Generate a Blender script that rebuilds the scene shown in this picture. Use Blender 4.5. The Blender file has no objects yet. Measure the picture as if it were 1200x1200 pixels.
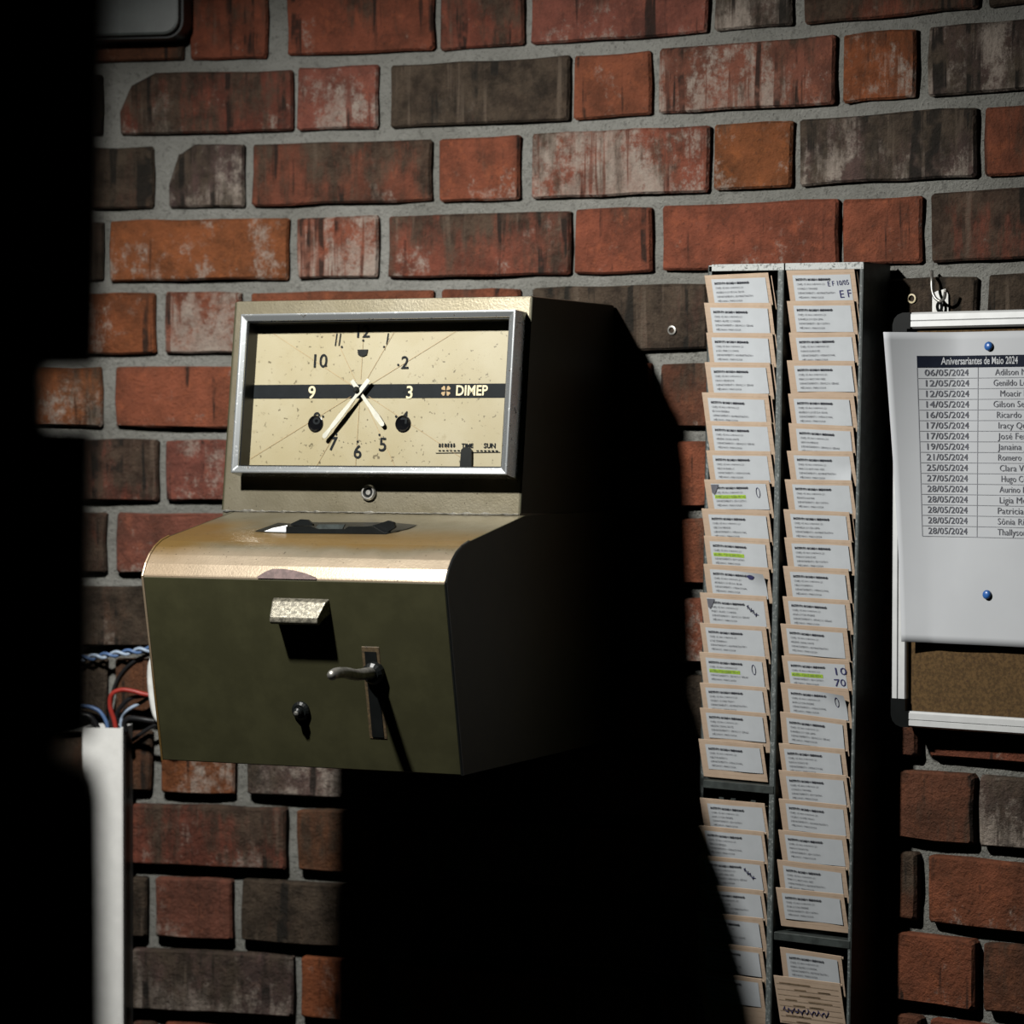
import bpy, bmesh, math, random
import numpy as np
from mathutils import Vector, Matrix

# ------------------------------------------------------------------ camera, world, light, exposure
CZ = 1.5                                             # camera height over the floor
FPX = 3600.0                                         # focal length in pixels of a 1200 px frame
ROLL, PITCH = 0.00167322, -0.0249849
WA, WB, WY = -0.480597, -0.335605, 3.42868           # plan curve of the wall: Y = WY + WA*X + WB*X^2
ROW_Z0, ROW_P, ROW_H = 0.503852, 0.085, 0.0704       # brick courses, heights relative to the camera

scene = bpy.context.scene
C = scene.collection
cp, sp, cr, sr = math.cos(PITCH), math.sin(PITCH), math.cos(ROLL), math.sin(ROLL)
fwd, up0, right0 = Vector((0, cp, sp)), Vector((0, -sp, cp)), Vector((1, 0, 0))
cam_r = right0 * cr + up0 * sr
cam_u = up0 * cr - right0 * sr
cam = bpy.data.cameras.new('camera')
cam.sensor_width = 36.0
cam.lens = 36.0 * FPX / 1200.0
cam.clip_start = 0.05
cam.dof.use_dof = True
cam.dof.focus_distance = 3.12
cam.dof.aperture_fstop = 6.0
cam_o = bpy.data.objects.new('camera', cam)
C.objects.link(cam_o)
M3 = Matrix((cam_r, cam_u, -fwd)).transposed()
cam_o.matrix_world = Matrix.Translation((0, 0, CZ)) @ M3.to_4x4()
scene.camera = cam_o

world = bpy.data.worlds.new('world')
scene.world = world
world.use_nodes = True
world.node_tree.nodes['Background'].inputs[0].default_value = (0.4, 1.0, 0.55, 1)
world.node_tree.nodes['Background'].inputs[1].default_value = 0.0016

LIGHT = (-0.59, 2.535, CZ + 0.615)
TARGET = (0.10, 3.40, CZ - 0.46)
spot = bpy.data.lights.new('spot_lamp', 'SPOT')
spot.energy = 95.0
spot.color = (1.0, 0.985, 0.945)
spot.shadow_soft_size = 0.028
spot.spot_size = math.radians(100)
spot.spot_blend = 1.0
spot_o = bpy.data.objects.new('spot_lamp', spot)
C.objects.link(spot_o)
spot_o.location = LIGHT
spot_o.rotation_euler = (Vector(TARGET) - Vector(LIGHT)).to_track_quat('-Z', 'Y').to_euler()

scene.view_settings.view_transform = 'Standard'
scene.view_settings.look = 'None'
scene.view_settings.gamma = 1.0
scene.view_settings.use_curve_mapping = False
scene.view_settings.exposure = 0.0
scene.cycles.diffuse_bounces = 0                     # one hard lamp in a dark room: no fill light

# ------------------------------------------------------------------ geometry helpers
rnd = random.Random(7)


def ray(px, py):
    x, y = px - 600.0, py - 600.0
    u, v = cr * x + sr * y, -sr * x + cr * y
    return np.array([u / FPX, cp + v / FPX * sp, sp - v / FPX * cp])


def wall_hit(px, py):
    """point of the wall curve behind a pixel (relative to the camera), its tangent and inward direction"""
    d = ray(px, py)
    A, B, Cc = WB * d[0] ** 2, WA * d[0] - d[1], WY
    if abs(A) < 1e-12:
        t = -Cc / B
    else:
        q = math.sqrt(max(B * B - 4 * A * Cc, 0))
        t = min([x for x in ((-B + q) / (2 * A), (-B - q) / (2 * A)) if x > 0], key=lambda t: abs(t - 3.4))
    P = d * t
    s = WA + 2 * WB * P[0]
    T = np.array([1, s, 0]) / math.hypot(1, s)
    return P, T, np.array([-T[1], T[0], 0]), s


def wp(px, py, off=0.0):
    """world point standing 'off' metres proud of the wall behind a pixel"""
    P, T, I, s = wall_hit(px, py)
    # walk along the ray until the distance from the wall is off
    d = ray(px, py)
    t = P[1] / d[1]
    for _ in range(6):
        Q = d * t
        Yw = WY + WA * Q[0] + WB * Q[0] ** 2
        sl = WA + 2 * WB * Q[0]
        dist = (Yw - Q[1]) / math.hypot(1, sl)
        t -= (off - dist) * -1 * -1 / max(1e-6, (d[1] - sl * d[0]) / math.hypot(1, sl))
    Q = d * t
    return Vector((Q[0], Q[1], Q[2] + CZ))


class Frame:
    """local axes on the wall: x along it to the right, y into it, z up; tilt turns it in the wall plane"""
    def __init__(s, px, py, tilt=0.0, stand=0.0):
        s.o, x, s.y, sl = wall_hit(px, py)
        s.o = s.o - s.o * stand / float(s.o @ s.y)        # stand: how far the origin stands off the wall
        s.ang = math.atan(sl)
        z = np.array([0, 0, 1.0])
        s.x = x * math.cos(tilt) - z * math.sin(tilt)
        s.z = x * math.sin(tilt) + z * math.cos(tilt)
        s.m = Matrix(((s.x[0], s.y[0], s.z[0], s.o[0]), (s.x[1], s.y[1], s.z[1], s.o[1]),
                      (s.x[2], s.y[2], s.z[2], s.o[2] + CZ), (0, 0, 0, 1)))

    def loc(s, px, py, pt=(0, 0, 0), n=(0, -1, 0)):
        d = ray(px, py)
        W = lambda v: v[0] * s.x + v[1] * s.y + v[2] * s.z
        P0, N = s.o + W(pt), W(n)
        q = d * (N @ P0 / (N @ d)) - s.o
        return float(q @ s.x), float(q @ s.y), float(q @ s.z)


def link(name, me, mat, parent=None, smooth=False):
    o = bpy.data.objects.new(name, me)
    C.objects.link(o)
    if mat is not None and not me.materials:
        me.materials.append(mat)
    if parent is not None:
        o.parent = parent
    if smooth:
        for p in me.polygons:
            p.use_smooth = True
    return o


def mesh(name, verts, faces):
    me = bpy.data.meshes.new(name)
    me.from_pydata([tuple(v) for v in verts], [], faces)
    me.update()
    return me


def bm_mesh(name, bm):
    bmesh.ops.recalc_face_normals(bm, faces=bm.faces)
    me = bpy.data.meshes.new(name)
    bm.to_mesh(me)
    bm.free()
    return me


class MB:
    def __init__(s):
        s.v, s.f = [], []

    def add(s, v, f):
        b = len(s.v)
        s.v += [tuple(p) for p in v]
        s.f += [tuple(i + b for i in q) for q in f]
        return s

    def box(s, x0, x1, y0, y1, z0, z1):
        v = [(x, y, z) for x in (x0, x1) for y in (y0, y1) for z in (z0, z1)]
        return s.add(v, [(0, 1, 3, 2), (4, 6, 7, 5), (0, 4, 5, 1), (2, 3, 7, 6), (0, 2, 6, 4), (1, 5, 7, 3)])

    def prism(s, prof, x0, x1):
        """profile of (y, z) points extruded along x"""
        n = len(prof)
        v = [(x0, y, z) for y, z in prof] + [(x1, y, z) for y, z in prof]
        f = [tuple(range(n)), tuple(range(2 * n - 1, n - 1, -1))]
        f += [(i, i + n, (i + 1) % n + n, (i + 1) % n) for i in range(n)]
        return s.add(v, f)

    def tube(s, pts, r, n=8, cap=True):
        pts = [Vector(p) for p in pts]
        rs = r if isinstance(r, (list, tuple)) else [r] * len(pts)
        prev = None
        v, f = [], []
        for i, p in enumerate(pts):
            t = (pts[min(i + 1, len(pts) - 1)] - pts[max(i - 1, 0)]).normalized()
            if prev is None:
                a = t.orthogonal().normalized()
            else:
                a = (prev - t * prev.dot(t)).normalized()
            prev = a
            b = t.cross(a)
            for k in range(n):
                w = 2 * math.pi * k / n
                v.append(p + (a * math.cos(w) + b * math.sin(w)) * rs[i])
        for i in range(len(pts) - 1):
            for k in range(n):
                f.append((i * n + k, i * n + (k + 1) % n, (i + 1) * n + (k + 1) % n, (i + 1) * n + k))
        if cap:
            f.append(tuple(range(n - 1, -1, -1)))
            f.append(tuple((len(pts) - 1) * n + k for k in range(n)))
        return s.add(v, f)

    def lathe(s, prof, origin, axis, n=20):
        """profile of (radius, distance along axis)"""
        ax = Vector(axis).normalized()
        a = ax.orthogonal().normalized()
        b = ax.cross(a)
        o = Vector(origin)
        v, f = [], []
        for r, h in prof:
            for k in range(n):
                w = 2 * math.pi * k / n
                v.append(o + ax * h + (a * math.cos(w) + b * math.sin(w)) * r)
        for i in range(len(prof) - 1):
            for k in range(n):
                f.append((i * n + k, i * n + (k + 1) % n, (i + 1) * n + (k + 1) % n, (i + 1) * n + k))
        f.append(tuple(range(n - 1, -1, -1)))
        f.append(tuple((len(prof) - 1) * n + k for k in range(n)))
        return s.add(v, f)

    def build(s, name, mat, parent=None, bevel=0.0, seg=1, smooth=False, recalc=True):
        bm = bmesh.new()
        vs = [bm.verts.new(p) for p in s.v]
        for q in s.f:
            try:
                bm.faces.new([vs[i] for i in q])
            except ValueError:
                pass
        if recalc:
            bmesh.ops.recalc_face_normals(bm, faces=bm.faces)
        if bevel:
            es = [e for e in bm.edges if len(e.link_faces) == 2 and e.calc_face_angle(0) > 0.35]
            bmesh.ops.bevel(bm, geom=es, offset=bevel, segments=seg, affect='EDGES', profile=0.6, clamp_overlap=True)
        me = bpy.data.meshes.new(name)
        bm.to_mesh(me)
        bm.free()
        return link(name, me, mat, parent, smooth)


def spline(pts, n=8):
    """Catmull-Rom through the points"""
    P = [Vector(p) for p in pts]
    P = [P[0] * 2 - P[1]] + P + [P[-1] * 2 - P[-2]]
    out = []
    for i in range(1, len(P) - 2):
        for k in range(n):
            t = k / n
            a, b, c, d = P[i - 1], P[i], P[i + 1], P[i + 2]
            out.append(0.5 * ((2 * b) + (c - a) * t + (2 * a - 5 * b + 4 * c - d) * t * t + (3 * b - a - 3 * c + d) * t ** 3))
    out.append(P[-2])
    return out


def empty(name, matrix, label, cat, group=None):
    o = bpy.data.objects.new(name, None)
    C.objects.link(o)
    o.empty_display_size = 0.05
    o.matrix_world = matrix
    return tag(o, label, cat, group)


def tag(o, label, cat, group=None):
    o['label'] = label
    o['category'] = cat
    if group:
        o['group'] = group
    return o


_tc = {}


def text_geo(body, size, align='LEFT', bold=0.0, res=2):
    key = (body, align, bold, res)
    if key not in _tc:
        cu = bpy.data.curves.new('t', 'FONT')
        cu.body = body
        cu.size = 1.0
        cu.align_x = align
        cu.resolution_u = res
        cu.offset = bold
        cu.fill_mode = 'FRONT'
        ob = bpy.data.objects.new('t', cu)
        C.objects.link(ob)
        dg = bpy.context.evaluated_depsgraph_get()
        me = ob.evaluated_get(dg).to_mesh()
        V = [(v.co.x, v.co.y) for v in me.vertices]
        F = [tuple(p.vertices) for p in me.polygons]
        ob.evaluated_get(dg).to_mesh_clear()
        bpy.data.objects.remove(ob)
        bpy.data.curves.remove(cu)
        _tc[key] = (V, F)
    V, F = _tc[key]
    return [(x * size, y * size) for x, y in V], F


def add_text(mb, fn, body, size, x, y, align='LEFT', bold=0.0, res=2, sx=1.0, rot=0.0, width=None):
    """append text to a builder; fn maps the flat (x, y) to 3-D"""
    V, F = text_geo(body, size, align, bold, res)
    if width is not None and V:
        xs = [v[0] for v in V]
        sx = width / max(1e-6, max(xs) - min(xs))
    c, s = math.cos(rot), math.sin(rot)
    mb.add([fn(x + (a * sx) * c - b * s, y + (a * sx) * s + b * c) for a, b in V], F)


# ------------------------------------------------------------------ materials
def new_mat(name):
    m = bpy.data.materials.new(name)
    m.use_nodes = True
    nt = m.node_tree
    return m, nt, nt.nodes['Principled BSDF']


def N(nt, typ, **kw):
    n = nt.nodes.new(typ)
    for k, v in kw.items():
        if k.startswith('i_'):
            n.inputs[k[2:]].default_value = v
        else:
            setattr(n, k, v)
    return n


def noise(nt, vec, scale, detail=4.0, rough=0.6, stretch=None):
    if stretch is not None:
        mp = N(nt, 'ShaderNodeMapping')
        mp.inputs['Scale'].default_value = stretch
        nt.links.new(vec, mp.inputs['Vector'])
        vec = mp.outputs['Vector']
    n = N(nt, 'ShaderNodeTexNoise')
    n.inputs['Scale'].default_value = scale
    n.inputs['Detail'].default_value = detail
    n.inputs['Roughness'].default_value = rough
    nt.links.new(vec, n.inputs['Vector'])
    return n.outputs['Fac']


def math_n(nt, op, a, b=None, c=None):
    n = N(nt, 'ShaderNodeMath', operation=op)
    for i, x in enumerate((a, b, c)):
        if x is None:
            continue
        if isinstance(x, (int, float)):
            n.inputs[i].default_value = x
        else:
            nt.links.new(x, n.inputs[i])
    return n.outputs[0]


def ramp(nt, fac, lo, hi, to=(0.0, 1.0)):
    n = N(nt, 'ShaderNodeMapRange', interpolation_type='SMOOTHSTEP')
    for nm, x in (('Value', fac), ('From Min', lo), ('From Max', hi), ('To Min', to[0]), ('To Max', to[1])):
        if isinstance(x, (int, float)):
            n.inputs[nm].default_value = x
        else:
            nt.links.new(x, n.inputs[nm])
    return n.outputs[0]


def mix(nt, fac, a, b, blend='MIX'):
    n = N(nt, 'ShaderNodeMix', data_type='RGBA', blend_type=blend)
    for i, x in ((0, fac), (6, a), (7, b)):
        if isinstance(x, (int, float)):
            n.inputs[i].default_value = x
        elif isinstance(x, tuple):
            n.inputs[i].default_value = (*x, 1) if len(x) == 3 else x
        else:
            nt.links.new(x, n.inputs[i])
    return n.outputs[2]


def bump(nt, bsdf, h, strength=0.3, dist=0.002):
    b = N(nt, 'ShaderNodeBump')
    b.inputs['Strength'].default_value = strength
    b.inputs['Distance'].default_value = dist
    nt.links.new(h, b.inputs['Height'])
    nt.links.new(b.outputs[0], bsdf.inputs['Normal'])


def plain(name, col, rough=0.6, metal=0.0, spec=0.5, wear=0.12, scale=60.0, bmp=0.0):
    m, nt, b = new_mat(name)
    tc = N(nt, 'ShaderNodeTexCoord').outputs['Object']
    f = noise(nt, tc, scale)
    c = mix(nt, ramp(nt, f, 0.35, 0.7), tuple(x * (1 - wear) for x in col), tuple(min(1, x * (1 + wear)) for x in col))
    nt.links.new(c, b.inputs['Base Color'])
    b.inputs['Roughness'].default_value = rough
    b.inputs['Metallic'].default_value = metal
    b.inputs['Specular IOR Level'].default_value = spec
    if bmp:
        bump(nt, b, noise(nt, tc, scale * 4, 6), bmp, 0.001)
    return m


def brick_mat():
    m, nt, b = new_mat('brick')
    oi = N(nt, 'ShaderNodeObjectInfo')
    tc = N(nt, 'ShaderNodeTexCoord').outputs['Object']
    off = N(nt, 'ShaderNodeVectorMath', operation='MULTIPLY_ADD')
    nt.links.new(oi.outputs['Random'], off.inputs[0])
    off.inputs[1].default_value = (37.0, 53.0, 91.0)
    nt.links.new(tc, off.inputs[2])
    vec = off.outputs[0]

    def prop(nm):
        a = N(nt, 'ShaderNodeAttribute', attribute_type='OBJECT', attribute_name=nm)
        return a.outputs['Fac']
    soot, lime = prop('soot'), prop('lime')
    base = oi.outputs['Color']
    sep = N(nt, 'ShaderNodeSeparateXYZ')
    nt.links.new(tc, sep.inputs[0])
    zz = math_n(nt, 'MULTIPLY', sep.outputs['Z'], 1 / 0.035)                 # -1 at the bottom edge, 1 at the top
    grime = noise(nt, vec, 30, 6, 0.75)
    col = mix(nt, ramp(nt, noise(nt, vec, 20, 6, 0.7), 0.32, 0.68), base, mix(nt, 1.0, base, (0.46, 0.50, 0.50), 'MULTIPLY'))
    col = mix(nt, ramp(nt, noise(nt, vec, 48, 5, 0.75), 0.50, 0.72, (0, 0.5)), col, mix(nt, 1.0, base, (1.45, 1.40, 1.2), 'MULTIPLY'))
    # lime bloom, worn in patches, thickest low on the brick, left clear where water ran
    run0 = noise(nt, vec, 42, 3, 0.6, (1.5, 1, 0.10))
    ln = math_n(nt, 'ADD', math_n(nt, 'MULTIPLY', noise(nt, vec, 17, 7, 0.7, (1, 1, 0.7)), 0.66), math_n(nt, 'MULTIPLY', noise(nt, vec, 85, 5, 0.8), 0.34))
    ln = math_n(nt, 'ADD', ln, math_n(nt, 'MULTIPLY', zz, -0.035))
    lim = ramp(nt, math_n(nt, 'ADD', ln, math_n(nt, 'MULTIPLY', lime, 0.30)), 0.615, 0.725)
    lim = math_n(nt, 'MULTIPLY', lim, ramp(nt, run0, 0.62, 0.54, (0.15, 1.0)))
    col = mix(nt, math_n(nt, 'MULTIPLY', lim, ramp(nt, grime, 0.3, 0.65, (0.45, 0.9))), col, (0.335, 0.285, 0.240))
    # dark burnt skin, heavier along the top, with vertical runs
    sn = math_n(nt, 'ADD', math_n(nt, 'MULTIPLY', noise(nt, vec, 9, 6, 0.66, (1.5, 1, 1.0)), 0.62), math_n(nt, 'MULTIPLY', noise(nt, vec, 44, 6, 0.75, (1.5, 1, 0.22)), 0.38))
    sn = math_n(nt, 'ADD', sn, math_n(nt, 'MULTIPLY', zz, 0.035))
    so = ramp(nt, math_n(nt, 'ADD', sn, math_n(nt, 'MULTIPLY', soot, 0.40)), 0.60, 0.76)
    dark = mix(nt, ramp(nt, grime, 0.32, 0.66), (0.014, 0.011, 0.007), (0.072, 0.053, 0.036))
    dark = mix(nt, ramp(nt, run0, 0.42, 0.30), dark, (0.105, 0.080, 0.058))
    col = mix(nt, math_n(nt, 'MULTIPLY', so, 0.9), col, dark)
    run = ramp(nt, math_n(nt, 'ADD', run0, math_n(nt, 'MULTIPLY', soot, 0.09)), 0.60, 0.68)
    run = math_n(nt, 'MULTIPLY', run, ramp(nt, noise(nt, vec, 24, 3, 0.6), 0.42, 0.54))
    col = mix(nt, math_n(nt, 'MULTIPLY', run, 0.85), col, (0.010, 0.009, 0.007))
    spk = ramp(nt, noise(nt, vec, 200, 3, 0.7), 0.62, 0.72)
    col = mix(nt, math_n(nt, 'MULTIPLY', spk, 0.5), col, (0.03, 0.022, 0.018))
    nt.links.new(col, b.inputs['Base Color'])
    b.inputs['Roughness'].default_value = 0.82
    b.inputs['Specular IOR Level'].default_value = 0.25
    h = math_n(nt, 'ADD', noise(nt, vec, 38, 7, 0.7), math_n(nt, 'MULTIPLY', noise(nt, vec, 200, 4, 0.75), 0.5))
    bump(nt, b, h, 1.0, 0.0065)
    return m


def mortar_mat():
    m, nt, b = new_mat('mortar')
    tc = N(nt, 'ShaderNodeTexCoord').outputs['Object']
    c = mix(nt, ramp(nt, noise(nt, tc, 9, 5), 0.3, 0.7), (0.225, 0.223, 0.200), (0.310, 0.308, 0.282))
    c = mix(nt, ramp(nt, noise(nt, tc, 130, 4, 0.7), 0.52, 0.7, (0, 0.5)), c, (0.08, 0.077, 0.068))
    c = mix(nt, ramp(nt, noise(nt, tc, 420, 2), 0.64, 0.72, (0, 0.7)), c, (0.04, 0.034, 0.028))
    nt.links.new(c, b.inputs['Base Color'])
    b.inputs['Roughness'].default_value = 0.95
    b.inputs['Specular IOR Level'].default_value = 0.1
    h = math_n(nt, 'ADD', noise(nt, tc, 90, 6, 0.7), math_n(nt, 'MULTIPLY', noise(nt, tc, 420, 4, 0.7), 0.6))
    bump(nt, b, h, 1.0, 0.006)
    return m


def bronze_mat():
    """hammered bronze paint; old amber varnish along the bend of the shelf, paler lip with its brightness painted in"""
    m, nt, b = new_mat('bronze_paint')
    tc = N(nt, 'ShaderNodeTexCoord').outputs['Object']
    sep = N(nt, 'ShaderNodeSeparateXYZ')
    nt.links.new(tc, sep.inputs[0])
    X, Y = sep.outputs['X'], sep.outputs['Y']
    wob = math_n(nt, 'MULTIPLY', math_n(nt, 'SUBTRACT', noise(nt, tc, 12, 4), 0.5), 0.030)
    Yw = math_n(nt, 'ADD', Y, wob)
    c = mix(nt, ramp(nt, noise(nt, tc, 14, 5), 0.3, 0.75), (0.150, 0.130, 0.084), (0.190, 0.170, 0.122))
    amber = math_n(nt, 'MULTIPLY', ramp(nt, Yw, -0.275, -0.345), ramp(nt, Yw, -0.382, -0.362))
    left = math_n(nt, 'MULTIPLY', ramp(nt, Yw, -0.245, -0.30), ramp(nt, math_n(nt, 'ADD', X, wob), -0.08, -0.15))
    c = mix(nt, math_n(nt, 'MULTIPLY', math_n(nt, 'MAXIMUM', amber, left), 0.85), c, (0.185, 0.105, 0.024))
    c = mix(nt, math_n(nt, 'MULTIPLY', ramp(nt, Yw, -0.372, -0.395), 0.75), c, (0.36, 0.285, 0.205))  # rolled lip paled: the light it catches is put into the colour
    c = mix(nt, ramp(nt, noise(nt, tc, 330, 2, 0.6), 0.68, 0.74), c, (0.03, 0.022, 0.015))
    nt.links.new(c, b.inputs['Base Color'])
    b.inputs['Metallic'].default_value = 0.45
    b.inputs['Specular IOR Level'].default_value = 0.3
    nt.links.new(ramp(nt, noise(nt, tc, 40, 4), 0.3, 0.7, (0.36, 0.42)), b.inputs['Roughness'])
    bump(nt, b, noise(nt, tc, 420, 3, 0.6), 0.2, 0.0009)
    return m


def dial_mat():
    m, nt, b = new_mat('cream_dial')
    tc = N(nt, 'ShaderNodeTexCoord').outputs['Object']
    c = mix(nt, ramp(nt, noise(nt, tc, 10, 5), 0.35, 0.7), (0.33, 0.275, 0.160), (0.375, 0.325, 0.215))
    c = mix(nt, ramp(nt, noise(nt, tc, 60, 4, 0.7), 0.62, 0.74, (0, 0.45)), c, (0.20, 0.15, 0.065))
    c = mix(nt, ramp(nt, noise(nt, tc, 190, 2, 0.6), 0.64, 0.72, (0, 0.85)), c, (0.08, 0.06, 0.025))
    nt.links.new(c, b.inputs['Base Color'])
    b.inputs['Roughness'].default_value = 0.45
    return m


def chrome_mat():
    m, nt, b = new_mat('worn_chrome')
    tc = N(nt, 'ShaderNodeTexCoord').outputs['Object']
    f = ramp(nt, noise(nt, tc, 170, 3, 0.7), 0.60, 0.70)
    c = mix(nt, f, (0.62, 0.65, 0.66), (0.07, 0.06, 0.05))
    nt.links.new(c, b.inputs['Base Color'])
    b.inputs['Metallic'].default_value = 0.85
    nt.links.new(math_n(nt, 'ADD', math_n(nt, 'MULTIPLY', f, 0.4), 0.24), b.inputs['Roughness'])
    return m


def speckled_paint():
    m, nt, b = new_mat('flaking_grey_paint')
    tc = N(nt, 'ShaderNodeTexCoord').outputs['Object']
    c = mix(nt, ramp(nt, noise(nt, tc, 380, 4, 0.75), 0.52, 0.64), (0.46, 0.48, 0.465), (0.09, 0.10, 0.095))
    nt.links.new(c, b.inputs['Base Color'])
    b.inputs['Roughness'].default_value = 0.6
    return m


def chipped_metal():
    m, nt, b = new_mat('chipped_dark_paint')
    tc = N(nt, 'ShaderNodeTexCoord').outputs['Object']
    c = mix(nt, ramp(nt, noise(nt, tc, 300, 5, 0.8), 0.50, 0.66), (0.075, 0.088, 0.086), (0.27, 0.29, 0.285))
    nt.links.new(c, b.inputs['Base Color'])
    b.inputs['Roughness'].default_value = 0.55
    return m


def manila_mat():
    m, nt, b = new_mat('manila_card')
    tc = N(nt, 'ShaderNodeTexCoord').outputs['Object']
    oi = N(nt, 'ShaderNodeObjectInfo')
    sep = N(nt, 'ShaderNodeSeparateXYZ')
    nt.links.new(tc, sep.inputs[0])
    c = mix(nt, oi.outputs['Random'], (0.55, 0.415, 0.305), (0.60, 0.46, 0.34))
    c = mix(nt, ramp(nt, noise(nt, tc, 40, 4), 0.35, 0.7), c, (0.52, 0.39, 0.285))
    # ruled rows printed on the card
    fr = math_n(nt, 'FRACT', math_n(nt, 'MULTIPLY', sep.outputs['Z'], 150.0))
    ln = ramp(nt, math_n(nt, 'ABSOLUTE', math_n(nt, 'SUBTRACT', fr, 0.5)), 0.10, 0.03)
    col = math_n(nt, 'MULTIPLY', ln, ramp(nt, noise(nt, tc, 70, 1, 0.5, (1, 1, 0.2)), 0.40, 0.5, (0.15, 0.8)))
    c = mix(nt, math_n(nt, 'MULTIPLY', col, 0.28), c, (0.22, 0.15, 0.085))
    nt.links.new(c, b.inputs['Base Color'])
    b.inputs['Roughness'].default_value = 0.8
    b.inputs['Specular IOR Level'].default_value = 0.2
    return m


def cork_mat():
    m, nt, b = new_mat('cork')
    tc = N(nt, 'ShaderNodeTexCoord').outputs['Object']
    c = mix(nt, ramp(nt, noise(nt, tc, 280, 4, 0.7), 0.35, 0.65), (0.060, 0.032, 0.008), (0.125, 0.070, 0.022))
    c = mix(nt, ramp(nt, noise(nt, tc, 190, 2), 0.64, 0.7), c, (0.06, 0.03, 0.012))
    nt.links.new(c, b.inputs['Base Color'])
    b.inputs['Roughness'].default_value = 0.9
    bump(nt, b, noise(nt, tc, 350, 4), 0.4, 0.001)
    return m


def glass_mat():
    m = bpy.data.materials.new('clear_glass')
    m.use_nodes = True
    nt = m.node_tree
    nt.nodes.remove(nt.nodes['Principled BSDF'])
    out = nt.nodes['Material Output']
    tr, gl, fr, mx = N(nt, 'ShaderNodeBsdfTransparent'), N(nt, 'ShaderNodeBsdfGlossy'), N(nt, 'ShaderNodeFresnel'), N(nt, 'ShaderNodeMixShader')
    tr.inputs[0].default_value = (0.97, 0.98, 0.97, 1)
    gl.inputs['Roughness'].default_value = 0.03
    fr.inputs['IOR'].default_value = 1.35
    nt.links.new(fr.outputs[0], mx.inputs[0])
    nt.links.new(tr.outputs[0], mx.inputs[1])
    nt.links.new(gl.outputs[0], mx.inputs[2])
    nt.links.new(mx.outputs[0], out.inputs['Surface'])
    return m


M = dict(
    brick=brick_mat(), mortar=mortar_mat(), bronze=bronze_mat(), dial=dial_mat(), chrome=chrome_mat(),
    speck=speckled_paint(), chipped=chipped_metal(), manila=manila_mat(), cork=cork_mat(), glass=glass_mat(),
    label=plain('white_label_paper', (0.56, 0.59, 0.615), 0.7, spec=0.2, wear=0.03),
    paper=plain('white_office_paper', (0.565, 0.585, 0.61), 0.75, spec=0.2, wear=0.02, scale=12),
    ink=plain('printed_ink', (0.03, 0.032, 0.045), 0.7, spec=0.1),
    greyink=plain('grey_printed_ink', (0.15, 0.155, 0.18), 0.7, spec=0.1),
    navy=plain('navy_print', (0.012, 0.016, 0.030), 0.7, spec=0.1),
    rule=plain('thin_grey_rule', (0.30, 0.31, 0.34), 0.7, spec=0.1),
    pen=plain('blue_pen', (0.06, 0.06, 0.16), 0.7, spec=0.1),
    green=plain('highlighter_green', (0.42, 0.66, 0.05), 0.7, spec=0.1, wear=0.25, scale=300),
    creamink=plain('cream_print', (0.70, 0.60, 0.38), 0.5, wear=0.15, scale=200),
    tanink=plain('tan_print', (0.40, 0.27, 0.13), 0.5),
    black=plain('black_enamel', (0.007, 0.008, 0.008), 0.35, spec=0.25),
    dialblack=plain('black_print', (0.009, 0.011, 0.013), 0.6, spec=0.12),
    white=plain('white_paint', (0.80, 0.80, 0.77), 0.45),
    rackmetal=plain('dark_grey_metal', (0.045, 0.054, 0.051), 0.5, 0.3, wear=0.3, scale=90),
    alu=plain('white_aluminium', (0.74, 0.755, 0.755), 0.45, 0.25, wear=0.04),
    steel=plain('dull_steel', (0.38, 0.37, 0.34), 0.4, 0.8, wear=0.3, scale=150),
    bare=plain('bare_primer', (0.115, 0.075, 0.07), 0.7, wear=0.25, scale=200),
    duct=plain('white_plastic', (0.88, 0.88, 0.85), 0.5, wear=0.04),
    greybox=plain('grey_enamel', (0.06, 0.07, 0.066), 0.4, wear=0.2, scale=30),
    bluepin=plain('blue_plastic', (0.03, 0.13, 0.42), 0.3, wear=0.1),
    doorpaint=plain('black_door_paint', (0.004, 0.005, 0.0045), 0.6, spec=0.1),
    bluewire=plain("blue_cable", (0.10, 0.18, 0.36), 0.4),
    palewire=plain('pale_blue_cable', (0.42, 0.52, 0.66), 0.4),
    redwire=plain('red_cable', (0.36, 0.035, 0.025), 0.4),
    blackwire=plain('black_cable', (0.012, 0.012, 0.013), 0.4),
    worn=plain('worn_bronze', (0.20, 0.185, 0.145), 0.4, 0.6, wear=0.5, scale=260, bmp=0.3),
    gloss=plain('black_gloss', (0.004, 0.004, 0.005), 0.12),
    olive_shade=plain('painted_shade_olive', (0.036, 0.035, 0.017), 0.5, 0.0, spec=0.14, wear=0.12, scale=25, bmp=0.06),  # darkened bronze body colour, carries the shade of the clock's front and sides
    hand=plain('cream_hand_paint', (0.52, 0.50, 0.43), 0.5),
    tanrule=plain('tan_print_rule', (0.27, 0.19, 0.115), 0.8),
    rust=plain('rusty_rim', (0.070, 0.046, 0.020), 0.7, wear=0.4, scale=300),
    floor=plain('grey_concrete_floor', (0.10, 0.098, 0.092), 0.8, wear=0.2, scale=6, bmp=0.2),
)

# ------------------------------------------------------------------ the setting: wall, bricks, floor, foreground door
def wall_y(X):
    return WY + WA * X + WB * X * X


def hash_noise(x, z):
    return (math.sin(x * 61.3 + z * 17.1) + math.sin(x * 23.7 - z * 89.2 + 1.7) + math.sin(x * 131.0 + z * 143.0 + .4) * .6
            + math.sin(x * 310.0 - z * 270.0 + 2.2) * .4) / 3.0


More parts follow.
